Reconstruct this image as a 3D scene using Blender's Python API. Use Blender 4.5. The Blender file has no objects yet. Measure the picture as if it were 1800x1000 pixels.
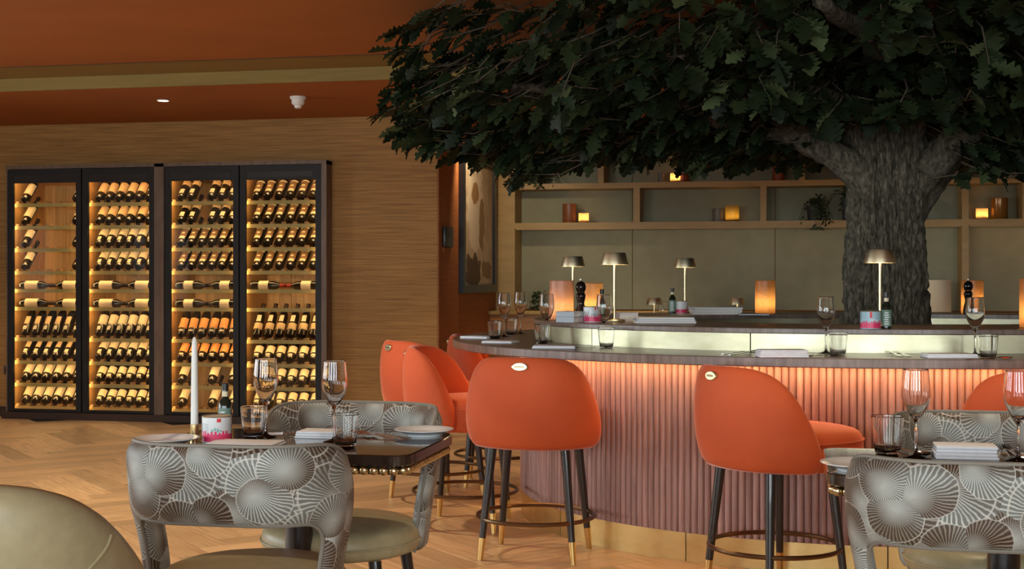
import bpy, bmesh, math, random
import numpy as np
from math import sin, cos, pi, radians as R, sqrt, atan2
from mathutils import Vector, Matrix, noise

random.seed(7)
SC = bpy.context.scene
COL = SC.collection

# ------------------------------------------------------------------ camera
TH = R(11.6)               # the room is turned 11.6 degrees from the line of sight
CS, SN = cos(TH), sin(TH)
F, HX, HY, CH = 2350.0, 900.0, 490.0, 1.24
cam = bpy.data.cameras.new('camera')
cam.sensor_width = 36.0
cam.lens = F / 1800.0 * 36.0
cam.shift_y = -(500.0 - HY) / 1800.0
cam.clip_start = 0.05
cam_o = bpy.data.objects.new('camera', cam)
cam_o.location = (0, 0, CH)
cam_o.rotation_euler = (R(90), 0, TH)
COL.objects.link(cam_o)
SC.camera = cam_o

# ------------------------------------------------------------------ world, exposure
wd = bpy.data.worlds.new('world'); SC.world = wd
wd.use_nodes = True
bgn = wd.node_tree.nodes['Background']
bgn.inputs[0].default_value = (0.75, 0.87, 1.0, 1)
bgn.inputs[1].default_value = 0.6
SC.view_settings.view_transform = 'Standard'
SC.view_settings.look = 'None'
SC.view_settings.gamma = 1
SC.view_settings.use_curve_mapping = False
SC.view_settings.exposure = 0.0
SC.cycles.use_denoising = True
SC.cycles.sample_clamp_indirect = 4.0
SC.cycles.max_bounces = 10
SC.cycles.transparent_max_bounces = 16
SC.cycles.caustics_reflective = False
SC.cycles.caustics_refractive = False

DAY = (0.86, 0.94, 1.0)
WIN_FRONT = [(-5.6, 1.9), (-2.6, 1.9), (0.4, 1.9), (3.4, 1.9)]      # centre x, width in the wall behind the camera
WIN_LEFT = [(0.2, 2.0), (3.2, 2.0), (6.2, 2.0)]                     # centre y, width in the left wall
WZ0, WZ1 = 0.75, 2.4
def area(name, loc, rot, sx, sy, power, color):
    l = bpy.data.lights.new(name, 'AREA'); l.shape = 'RECTANGLE'
    l.size, l.size_y, l.energy, l.color = sx, sy, power, color
    o = bpy.data.objects.new(name, l); o.location = loc; o.rotation_euler = rot
    COL.objects.link(o); return o
for x, w in WIN_FRONT:
    area('daylight', (x, -3.35, (WZ0 + WZ1) / 2), (R(90), 0, 0), w, WZ1 - WZ0, 205, DAY)
for y, w in WIN_LEFT:
    area('daylight', (-9.35, y, (WZ0 + WZ1) / 2), (R(90), 0, R(-90)), w, WZ1 - WZ0, 150, DAY)

# ------------------------------------------------------------------ places
def W(u, d, z=0.0):                       # right / ahead of the viewpoint -> room
    return Vector((u * CS - d * SN, u * SN + d * CS, z))
def Pz(px, py, z):                        # sight line meets a level surface at height z
    d = (CH - z) * F / (py - HY); return W((px - HX) / F * d, d, z)
def PY(px, py, Y):                        # sight line meets a wall at depth Y
    a = (px - HX) / F; d = Y / (a * SN + CS)
    return W(a * d, d, CH - (py - HY) / F * d)
def PX(px, py, X):                        # sight line meets a side wall at X
    a = (px - HX) / F; d = X / (a * CS - SN)
    return W(a * d, d, CH - (py - HY) / F * d)
def face(phi):                            # z rotation of a thing whose front is +y, turned phi degrees right of the sight line
    return TH - R(phi)

# ------------------------------------------------------------------ materials
def _nt(name):
    m = bpy.data.materials.new(name); m.use_nodes = True
    nt = m.node_tree; b = nt.nodes['Principled BSDF']
    return m, nt, b
def pbr(name, col, rough=0.5, metal=0.0, **kw):
    m, nt, b = _nt(name)
    b.inputs['Base Color'].default_value = (*col, 1)
    b.inputs['Roughness'].default_value = rough
    b.inputs['Metallic'].default_value = metal
    for k, v in kw.items():
        k = k.replace('_', ' ')
        b.inputs[k].default_value = (*v, 1) if isinstance(v, tuple) else v
    return m
def N(nt, t, **kw):
    n = nt.nodes.new(t)
    for k, v in kw.items(): setattr(n, k, v)
    return n
def ramp(nt, fac, stops):
    r = N(nt, 'ShaderNodeValToRGB')
    el = r.color_ramp.elements
    while len(el) < len(stops): el.new(0.5)
    for e, (p, c) in zip(el, stops): e.position = p; e.color = (*c, 1)
    nt.links.new(fac, r.inputs[0]); return r.outputs[0]
def math_(nt, op, a, b=None, clamp=False):
    n = N(nt, 'ShaderNodeMath', operation=op, use_clamp=clamp)
    for i, x in enumerate((a, b)):
        if x is None: continue
        if isinstance(x, (int, float)): n.inputs[i].default_value = x
        else: nt.links.new(x, n.inputs[i])
    return n.outputs[0]
def grain(name, stops, scale=(1, 1, 1), nscale=6.0, detail=5, rough=0.5, metal=0.0, bump=0.0, coord='Object', dist=0.0, rand=0.0, **kw):
    """noise stretched by scale, coloured by stops; rand shifts it for each object"""
    m = pbr(name, stops[0][1], rough, metal, **kw)
    nt = m.node_tree; b = nt.nodes['Principled BSDF']
    tc = N(nt, 'ShaderNodeTexCoord'); mp = N(nt, 'ShaderNodeMapping')
    mp.inputs['Scale'].default_value = scale
    nt.links.new(tc.outputs[coord], mp.inputs[0])
    src = mp.outputs[0]
    if rand:
        oi = N(nt, 'ShaderNodeObjectInfo'); ad = N(nt, 'ShaderNodeVectorMath', operation='ADD')
        mu = math_(nt, 'MULTIPLY', oi.outputs['Random'], 37.0)
        cb = N(nt, 'ShaderNodeCombineXYZ'); nt.links.new(mu, cb.inputs[0]); nt.links.new(mu, cb.inputs[1])
        nt.links.new(src, ad.inputs[0]); nt.links.new(cb.outputs[0], ad.inputs[1]); src = ad.outputs[0]
    no = N(nt, 'ShaderNodeTexNoise'); no.inputs['Scale'].default_value = nscale
    no.inputs['Detail'].default_value = detail; no.inputs['Distortion'].default_value = dist
    nt.links.new(src, no.inputs[0])
    col = ramp(nt, no.outputs[0], stops)
    if rand:
        hv = N(nt, 'ShaderNodeHueSaturation')
        vv = math_(nt, 'ADD', math_(nt, 'MULTIPLY', oi.outputs['Random'], rand), 1 - rand / 2)
        nt.links.new(vv, hv.inputs['Value']); nt.links.new(col, hv.inputs['Color']); col = hv.outputs[0]
    nt.links.new(col, b.inputs['Base Color'])
    if bump:
        bp = N(nt, 'ShaderNodeBump'); bp.inputs['Strength'].default_value = bump; bp.inputs['Distance'].default_value = 0.01
        nt.links.new(no.outputs[0], bp.inputs['Height']); nt.links.new(bp.outputs[0], b.inputs['Normal'])
    return m
def emit(name, col, strength):
    m = pbr(name, col, 0.5)
    b = m.node_tree.nodes['Principled BSDF']
    b.inputs['Emission Color'].default_value = (*col, 1); b.inputs['Emission Strength'].default_value = strength
    return m

M = {}
M['ceiling'] = grain('ceiling_paint', [(0.3, (0.31, 0.090, 0.003)), (0.7, (0.355, 0.105, 0.004))], (1, 1, 1), 1.5, 3, 0.85)
M['grasscloth'] = grain('grasscloth', [(0.25, (0.19, 0.088, 0.020)), (0.5, (0.33, 0.165, 0.042)), (0.8, (0.48, 0.255, 0.075))], (1.2, 1.2, 60), 2.2, 6, 0.7, 0, 0.25, dist=0.3)
M['sidewall'] = grain('rust_wall', [(0.3, (0.26, 0.085, 0.02)), (0.7, (0.34, 0.12, 0.03))], (2, 2, 30), 2, 4, 0.7, bump=0.1)
M['beam'] = grain('olive_beam', [(0.3, (0.20, 0.125, 0.022)), (0.7, (0.25, 0.155, 0.03))], (1, 20, 20), 2, 4, 0.7)
M['plainwall'] = pbr('cream_wall', (0.55, 0.47, 0.36), 0.8)
M['dark'] = pbr('dark_gap', (0.012, 0.009, 0.007), 0.7)
M['shelfwood'] = grain('shelf_oak', [(0.3, (0.38, 0.25, 0.085)), (0.7, (0.46, 0.31, 0.11))], (1, 6, 6), 3, 5, 0.5)
M['backpanel'] = grain('sage_panel', [(0.3, (0.31, 0.31, 0.20)), (0.7, (0.35, 0.345, 0.23))], (1, 1, 1), 8, 3, 0.8)
M['lowcab'] = grain('low_cabinet_oak', [(0.3, (0.30, 0.135, 0.04)), (0.7, (0.40, 0.19, 0.06))], (1, 4, 14), 3, 5, 0.5)
M['cabblack'] = pbr('cabinet_black', (0.006, 0.005, 0.0045), 0.6)
M['cabwood'] = grain('cabinet_lining', [(0.3, (0.42, 0.23, 0.08)), (0.55, (0.55, 0.33, 0.13)), (0.8, (0.62, 0.40, 0.17))], (14, 14, 1), 2.5, 4, 0.5, rand=0.3)
M['lipwood_lit'] = grain('rack_lip_lit', [(0.3, (0.66, 0.46, 0.14)), (0.7, (0.76, 0.55, 0.19))], (2, 14, 14), 3, 4, 0.45)  # lighter than the rack wood: LED glow on the lips put into colour
M['surround'] = grain('walnut_surround', [(0.3, (0.12, 0.075, 0.05)), (0.7, (0.19, 0.13, 0.09))], (6, 6, 1), 4, 5, 0.5)
M['plinthwood'] = pbr('dark_plinth', (0.04, 0.022, 0.016), 0.4)
M['brass'] = grain('brass', [(0.3, (0.62, 0.45, 0.20)), (0.7, (0.74, 0.56, 0.28))], (1, 1, 8), 6, 3, 0.28, 1.0)
M['brassdark'] = pbr('bronze', (0.20, 0.13, 0.07), 0.3, 1.0)
M['riser'] = grain('brushed_pale_brass', [(0.3, (0.62, 0.58, 0.37)), (0.7, (0.78, 0.74, 0.52))], (3, 3, 6), 2.5, 4, 0.42, 1.0)
M['plinthbrass'] = grain('plinth_brass', [(0.3, (0.62, 0.41, 0.15)), (0.7, (0.74, 0.52, 0.22))], (3, 3, 5), 3, 4, 0.35, 1.0)
M['countertop'] = grain('walnut_counter', [(0.3, (0.14, 0.092, 0.070)), (0.55, (0.205, 0.145, 0.115)), (0.8, (0.28, 0.205, 0.165))], (9, 9, 1), 5, 6, 0.28, bump=0.03)
M['rib'] = grain('mauve_rib', [(0.3, (0.29, 0.15, 0.125)), (0.6, (0.40, 0.225, 0.19)), (0.8, (0.48, 0.29, 0.25))], (20, 20, 1.5), 3, 5, 0.38, rand=0.25)
M['velvet'] = grain('orange_velvet', [(0.3, (0.50, 0.070, 0.014)), (0.7, (0.60, 0.096, 0.021))], (1, 1, 1), 4, 4, 0.75, Sheen_Weight=0.55, Sheen_Roughness=0.3, Sheen_Tint=(1.0, 0.62, 0.5))
M['blackmetal'] = pbr('dark_leg', (0.018, 0.012, 0.010), 0.28, Coat_Weight=0.4)
M['goldtip'] = pbr('gold_tip', (0.80, 0.56, 0.22), 0.25, 1.0)
M['badge'] = pbr('badge_brass', (0.72, 0.66, 0.42), 0.3, 1.0)
M['leather'] = grain('olive_leather', [(0.3, (0.38, 0.32, 0.18)), (0.7, (0.44, 0.375, 0.215))], (1, 1, 1), 30, 5, 0.42, bump=0.03)
M['tabletop'] = grain('dark_tabletop', [(0.3, (0.022, 0.012, 0.008)), (0.7, (0.045, 0.025, 0.017))], (1, 10, 1), 5, 5, 0.1, Coat_Weight=0.6, Coat_Roughness=0.05)
M['bead'] = pbr('bead_brass', (0.72, 0.60, 0.36), 0.22, 1.0)
M['china'] = pbr('china', (0.78, 0.79, 0.80), 0.12)
M['linen'] = grain('linen', [(0.3, (0.82, 0.84, 0.88)), (0.7, (0.88, 0.90, 0.93))], (1, 1, 1), 60, 3, 0.85, bump=0.05)
M['steel'] = pbr('steel', (0.70, 0.70, 0.70), 0.16, 1.0)
M['wax'] = pbr('candle_wax', (0.80, 0.80, 0.74), 0.45, Subsurface_Weight=0.1)
M['bottleglass'] = pbr('bottle_glass', (0.010, 0.009, 0.008), 0.12, Coat_Weight=0.3)
M['oilglass'] = pbr('oil_bottle_glass', (0.012, 0.018, 0.012), 0.08)
M['oillabel'] = pbr('oil_label', (0.16, 0.26, 0.20), 0.5)
M['cap'] = pbr('black_cap', (0.012, 0.012, 0.012), 0.35)
M['paper'] = pbr('cream_paper', (0.78, 0.66, 0.42), 0.6)
M['papertan'] = pbr('tan_paper', (0.68, 0.47, 0.24), 0.6)
M['paperdark'] = pbr('brown_paper', (0.20, 0.11, 0.05), 0.5)
M['paperorange'] = pbr('orange_paper', (0.75, 0.34, 0.10), 0.6)
M['papermark'] = pbr('gold_print', (0.74, 0.64, 0.42), 0.4)
M['foil'] = pbr('dark_foil', (0.03, 0.018, 0.016), 0.35, 0.4)
M['foilred'] = pbr('red_foil', (0.30, 0.03, 0.015), 0.35, 0.4)
M['millblack'] = pbr('mill_black', (0.010, 0.008, 0.008), 0.14)
M['tinwhite'] = pbr('tin_white', (0.75, 0.78, 0.78), 0.35)
M['tinblue'] = pbr('tin_blue', (0.42, 0.62, 0.70), 0.35)
M['tinpink'] = pbr('tin_pink', (0.80, 0.05, 0.16), 0.35)
M['tinteal'] = pbr('tin_teal', (0.22, 0.50, 0.48), 0.4)
M['tinred'] = pbr('tin_red', (0.70, 0.03, 0.04), 0.4)
M['tinlid'] = pbr('tin_lid', (0.62, 0.52, 0.30), 0.3, 0.8)
M['bookgrey'] = pbr('book_grey', (0.42, 0.46, 0.50), 0.5)
M['bookcream'] = pbr('book_cream', (0.72, 0.68, 0.62), 0.5)
M['bookpink'] = pbr('book_rose', (0.62, 0.50, 0.47), 0.5)
M['bookblue'] = pbr('menu_blue', (0.42, 0.47, 0.62), 0.5)
M['pages'] = grain('pages', [(0.3, (0.62, 0.60, 0.56)), (0.7, (0.80, 0.78, 0.74))], (1, 1, 300), 3, 2, 0.8)
M['lampbrass'] = grain('lamp_brass', [(0.3, (0.66, 0.57, 0.36)), (0.7, (0.76, 0.67, 0.44))], (1, 1, 30), 4, 3, 0.36, 1.0)
M['lampglow'] = emit('lamp_diffuser', (1.0, 0.74, 0.38), 14.0)
M['led'] = emit('counter_led', (1.0, 0.55, 0.20), 26.0)
M['cabled'] = emit('cabinet_led', (1.0, 0.66, 0.27), 23.0)
M['shelfled'] = emit('shelf_led', (1.0, 0.50, 0.15), 8.0)
M['shelfledsoft'] = emit('soft_shelf_led', (1.0, 0.72, 0.34), 2.5)
M['downglow'] = emit('downlight_glow', (1.0, 0.85, 0.62), 25.0)
M['flame'] = emit('flame', (1.0, 0.58, 0.2), 85.0)
M['white'] = pbr('white_plastic', (0.75, 0.74, 0.70), 0.4)
M['blackplastic'] = pbr('black_plastic', (0.02, 0.018, 0.016), 0.35)
M['redvase'] = pbr('rust_vase', (0.32, 0.075, 0.025), 0.4)
M['ambervase'] = pbr('amber_vase', (0.28, 0.12, 0.02), 0.2, 0.3)
M['brownvase'] = pbr('brown_vase', (0.24, 0.085, 0.03), 0.35)
M['greyvase'] = pbr('grey_vase', (0.20, 0.19, 0.15), 0.4)
M['shadecloth'] = pbr('pale_shade', (0.50, 0.46, 0.36), 0.8)
M['plantleaf'] = pbr('plant_leaf', (0.035, 0.06, 0.02), 0.5)
M['pot'] = pbr('dark_pot', (0.04, 0.04, 0.038), 0.5)
M['framewood'] = pbr('picture_frame_black', (0.012, 0.012, 0.014), 0.3)
M['mat'] = pbr('picture_mount', (0.52, 0.42, 0.28), 0.7)
M['winframe'] = pbr('window_frame', (0.06, 0.05, 0.045), 0.5)
M['soil'] = pbr('soil', (0.03, 0.02, 0.012), 0.95)
M['bark'] = grain('bark', [(0.3, (0.024, 0.018, 0.011)), (0.5, (0.080, 0.064, 0.042)), (0.72, (0.17, 0.142, 0.098))], (8, 8, 4.5), 6, 10, 0.9, bump=0.9, dist=0.4)
M['twig'] = grain('twig_bark', [(0.3, (0.05, 0.034, 0.02)), (0.7, (0.11, 0.08, 0.05))], (4, 4, 4), 5, 4, 0.85)

def mk_glass():
    m = pbr('clear_glass', (1, 1, 1), 0.0, Transmission_Weight=1.0, IOR=1.46)
    return m
M['glass'] = mk_glass()
def mk_pane():
    m, nt, b = _nt('pane_glass'); out = nt.nodes['Material Output']
    tr = N(nt, 'ShaderNodeBsdfTransparent'); tr.inputs[0].default_value = (0.93, 0.94, 0.93, 1)
    gl = N(nt, 'ShaderNodeBsdfGlossy'); gl.inputs['Roughness'].default_value = 0.02
    fr = N(nt, 'ShaderNodeFresnel'); fr.inputs[0].default_value = 1.45
    mx = N(nt, 'ShaderNodeMixShader')
    nt.links.new(fr.outputs[0], mx.inputs[0]); nt.links.new(tr.outputs[0], mx.inputs[1]); nt.links.new(gl.outputs[0], mx.inputs[2])
    nt.links.new(mx.outputs[0], out.inputs[0]); return m
M['pane'] = mk_pane()
def mk_translucent(name, col, tcol, fac=0.6):
    m, nt, b = _nt(name); out = nt.nodes['Material Output']
    b.inputs['Base Color'].default_value = (*col, 1); b.inputs['Roughness'].default_value = 0.3
    tc = N(nt, 'ShaderNodeTexCoord'); no = N(nt, 'ShaderNodeTexNoise'); no.inputs['Scale'].default_value = 45
    nt.links.new(tc.outputs['Object'], no.inputs[0])
    tl = N(nt, 'ShaderNodeBsdfTranslucent')
    c = ramp(nt, no.outputs[0], [(0.3, tuple(x * 0.8 for x in tcol)), (0.7, tcol)])
    nt.links.new(c, tl.inputs[0])
    mx = N(nt, 'ShaderNodeMixShader'); mx.inputs[0].default_value = fac
    nt.links.new(b.outputs[0], mx.inputs[1]); nt.links.new(tl.outputs[0], mx.inputs[2]); nt.links.new(mx.outputs[0], out.inputs[0])
    return m
M['lantern'] = mk_translucent('amber_lantern', (0.50, 0.22, 0.08), (0.95, 0.60, 0.30), 0.6)
M['lanternrose'] = mk_translucent('rose_lantern', (0.62, 0.32, 0.24), (0.95, 0.62, 0.42), 0.5)
M['votive'] = mk_translucent('votive_glass', (0.7, 0.35, 0.12), (1.0, 0.7, 0.4), 0.75)
M['votivegold'] = mk_translucent('gold_votive_glass', (0.16, 0.11, 0.03), (0.5, 0.36, 0.08), 0.6)

def mk_leaf():
    m, nt, b = _nt('oak_leaf')
    oi = N(nt, 'ShaderNodeObjectInfo'); ge = N(nt, 'ShaderNodeNewGeometry')
    r = math_(nt, 'FRACT', math_(nt, 'ADD', oi.outputs['Random'], ge.outputs['Random Per Island']))
    c = ramp(nt, r, [(0.0, (0.005, 0.010, 0.003)), (0.5, (0.010, 0.018, 0.006)), (0.85, (0.020, 0.031, 0.010)), (1.0, (0.070, 0.090, 0.036))])
    nt.links.new(c, b.inputs['Base Color']); b.inputs['Roughness'].default_value = 0.55; b.inputs['Specular IOR Level'].default_value = 0.25
    return m
M['leaf'] = mk_leaf()

def mk_floor():
    m, nt, b = _nt('oak_plank')
    uv = N(nt, 'ShaderNodeUVMap'); mp = N(nt, 'ShaderNodeMapping'); mp.inputs['Scale'].default_value = (1.2, 11, 1)
    oi = N(nt, 'ShaderNodeObjectInfo'); ge = N(nt, 'ShaderNodeNewGeometry')
    r = math_(nt, 'FRACT', math_(nt, 'ADD', oi.outputs['Random'], ge.outputs['Random Per Island']))
    cb = N(nt, 'ShaderNodeCombineXYZ'); k = math_(nt, 'MULTIPLY', r, 91.0)
    nt.links.new(k, cb.inputs[0]); nt.links.new(k, cb.inputs[1])
    nt.links.new(uv.outputs[0], mp.inputs[0])
    ad = N(nt, 'ShaderNodeVectorMath', operation='ADD'); nt.links.new(mp.outputs[0], ad.inputs[0]); nt.links.new(cb.outputs[0], ad.inputs[1])
    no = N(nt, 'ShaderNodeTexNoise'); no.inputs['Scale'].default_value = 3.5; no.inputs['Detail'].default_value = 6; no.inputs['Distortion'].default_value = 0.5
    nt.links.new(ad.outputs[0], no.inputs[0])
    c = ramp(nt, no.outputs[0], [(0.25, (0.44, 0.26, 0.12)), (0.5, (0.60, 0.385, 0.20)), (0.75, (0.70, 0.48, 0.27))])
    hv = N(nt, 'ShaderNodeHueSaturation')
    nt.links.new(math_(nt, 'ADD', math_(nt, 'MULTIPLY', r, 0.5), 0.75), hv.inputs['Value']); nt.links.new(c, hv.inputs['Color'])
    nt.links.new(hv.outputs[0], b.inputs['Base Color']); b.inputs['Roughness'].default_value = 0.42
    bp = N(nt, 'ShaderNodeBump'); bp.inputs['Strength'].default_value = 0.08; bp.inputs['Distance'].default_value = 0.004
    nt.links.new(no.outputs[0], bp.inputs['Height']); nt.links.new(bp.outputs[0], b.inputs['Normal'])
    return m
M['plank'] = mk_floor()

def mk_fan():
    """woven fan motif: overlapping round fans with a pale rim and radial threads"""
    m, nt, b = _nt('fan_fabric')
    uv = N(nt, 'ShaderNodeUVMap'); mp = N(nt, 'ShaderNodeMapping'); mp.inputs['Scale'].default_value = (8.2, 8.2, 1)
    nt.links.new(uv.outputs[0], mp.inputs[0])
    nz = N(nt, 'ShaderNodeTexNoise'); nz.inputs['Scale'].default_value = 2.2; nz.inputs['Detail'].default_value = 4; nt.links.new(mp.outputs[0], nz.inputs[0])
    def mixc(f, c0, c1):
        x = N(nt, 'ShaderNodeMix', data_type='RGBA')
        for i, c in ((6, c0), (7, c1)):
            if isinstance(c, tuple): x.inputs[i].default_value = (*c, 1)
            else: nt.links.new(c, x.inputs[i])
        nt.links.new(f, x.inputs[0]); return x.outputs[2]
    def layer(off, rnd, rad):
        a0 = N(nt, 'ShaderNodeVectorMath', operation='ADD'); a0.inputs[1].default_value = off; nt.links.new(mp.outputs[0], a0.inputs[0])
        vo = N(nt, 'ShaderNodeTexVoronoi', voronoi_dimensions='2D', feature='F1'); vo.inputs['Scale'].default_value = 1.0; vo.inputs['Randomness'].default_value = rnd
        nt.links.new(a0.outputs[0], vo.inputs['Vector'])
        sub = N(nt, 'ShaderNodeVectorMath', operation='SUBTRACT'); nt.links.new(a0.outputs[0], sub.inputs[0]); nt.links.new(vo.outputs['Position'], sub.inputs[1])
        sp = N(nt, 'ShaderNodeSeparateXYZ'); nt.links.new(sub.outputs[0], sp.inputs[0])
        sc = N(nt, 'ShaderNodeSeparateColor'); nt.links.new(vo.outputs['Color'], sc.inputs[0])
        ox = math_(nt, 'MULTIPLY', math_(nt, 'SUBTRACT', sc.outputs[0], 0.5), 0.5)
        oy = math_(nt, 'MULTIPLY', math_(nt, 'SUBTRACT', sc.outputs[1], 0.5), 0.5)
        dx = math_(nt, 'SUBTRACT', sp.outputs[0], ox); dy = math_(nt, 'SUBTRACT', sp.outputs[1], oy)
        dc = math_(nt, 'SQRT', math_(nt, 'ADD', math_(nt, 'MULTIPLY', dx, dx), math_(nt, 'MULTIPLY', dy, dy)))
        an = math_(nt, 'ARCTAN2', dy, dx)
        rays = math_(nt, 'SINE', math_(nt, 'ADD', math_(nt, 'MULTIPLY', an, 48.0), math_(nt, 'MULTIPLY', nz.outputs[0], 12.0)))
        rays = math_(nt, 'MULTIPLY', math_(nt, 'MULTIPLY', math_(nt, 'SUBTRACT', rays, 0.15), 2.0, True), math_(nt, 'ADD', math_(nt, 'MULTIPLY', nz.outputs[0], 1.2), 0.15), True)
        side = math_(nt, 'MULTIPLY', math_(nt, 'ADD', math_(nt, 'SINE', math_(nt, 'ADD', an, math_(nt, 'MULTIPLY', sc.outputs[2], 6.28))), 0.55), 0.75, True)
        pale = math_(nt, 'MULTIPLY', math_(nt, 'SUBTRACT', 1.0, math_(nt, 'MULTIPLY', dc, 3.0), True), 1.2, True)      # pale heart
        ground = mixc(math_(nt, 'MULTIPLY', side, 0.8), ramp(nt, sc.outputs[0], [(0.0, (0.060, 0.032, 0.018)), (0.5, (0.070, 0.048, 0.032)), (1.0, (0.11, 0.095, 0.075))]), (0.20, 0.205, 0.18))
        thread = mixc(side, (0.30, 0.25, 0.19), (0.62, 0.64, 0.59))
        col = mixc(rays, ground, thread)
        col = mixc(math_(nt, 'MULTIPLY', pale, 0.6), col, (0.52, 0.535, 0.49))
        rd = math_(nt, 'ADD', vo.outputs['Distance'], math_(nt, 'MULTIPLY', math_(nt, 'SUBTRACT', nz.outputs[0], 0.5), 0.12))
        rim = math_(nt, 'SUBTRACT', 1.0, math_(nt, 'MULTIPLY', math_(nt, 'ABSOLUTE', math_(nt, 'SUBTRACT', rd, rad)), 38.0), True)
        ins = math_(nt, 'LESS_THAN', rd, rad)
        return mixc(rim, col, (0.60, 0.57, 0.50)), ins, math_(nt, 'MAXIMUM', rays, rim)
    cA, iA, hA = layer((0, 0, 0), 0.8, 0.50)
    cB, iB, hB = layer((0.47, 0.41, 0), 0.8, 0.62)
    nt.links.new(mixc(iA, cB, cA), b.inputs['Base Color'])
    b.inputs['Roughness'].default_value = 0.5
    b.inputs['Sheen Weight'].default_value = 0.05
    bp = N(nt, 'ShaderNodeBump'); bp.inputs['Strength'].default_value = 0.2; bp.inputs['Distance'].default_value = 0.002
    nt.links.new(hA, bp.inputs['Height']); nt.links.new(bp.outputs[0], b.inputs['Normal'])
    return m
M['fan'] = mk_fan()

def mk_art():
    m, nt, b = _nt('abstract_painting')
    uv = N(nt, 'ShaderNodeUVMap'); nz = N(nt, 'ShaderNodeTexNoise'); nz.inputs['Scale'].default_value = 7; nz.inputs['Detail'].default_value = 5
    nt.links.new(uv.outputs[0], nz.inputs[0])
    sp = N(nt, 'ShaderNodeSeparateXYZ'); nt.links.new(uv.outputs[0], sp.inputs[0])
    sn = N(nt, 'ShaderNodeSeparateColor'); nt.links.new(nz.outputs[1], sn.inputs[0])
    def blob(cx, cy, rx, ry, k=1.4):
        x = math_(nt, 'DIVIDE', math_(nt, 'SUBTRACT', sp.outputs[0], cx), rx)
        y = math_(nt, 'DIVIDE', math_(nt, 'SUBTRACT', sp.outputs[1], cy), ry)
        r = math_(nt, 'SQRT', math_(nt, 'ADD', math_(nt, 'MULTIPLY', x, x), math_(nt, 'MULTIPLY', y, y)))
        r = math_(nt, 'ADD', r, math_(nt, 'MULTIPLY', math_(nt, 'SUBTRACT', sn.outputs[0], 0.5), k))
        return math_(nt, 'MULTIPLY', math_(nt, 'SUBTRACT', 1.0, r), 9.0, True)
    base = ramp(nt, nz.outputs[0], [(0.3, (0.42, 0.33, 0.21)), (0.7, (0.58, 0.48, 0.33))])
    cur = base
    for (bl, c) in ((blob(0.42, 0.6, 0.3, 0.36), (0.70, 0.62, 0.48)), (blob(0.40, 0.74, 0.13, 0.10), (0.33, 0.19, 0.08)),
                    (blob(0.62, 0.5, 0.1, 0.22), (0.30, 0.20, 0.10)), (blob(0.34, 0.1, 0.26, 0.16), (0.09, 0.06, 0.035)), (blob(0.8, 0.12, 0.2, 0.08), (0.25, 0.17, 0.09))):
        mx = N(nt, 'ShaderNodeMix', data_type='RGBA'); mx.inputs[7].default_value = (*c, 1)
        nt.links.new(bl, mx.inputs[0]); nt.links.new(cur, mx.inputs[6]); cur = mx.outputs[2]
    nt.links.new(cur, b.inputs['Base Color']); b.inputs['Roughness'].default_value = 0.7
    return m
M['art'] = mk_art()

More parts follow.
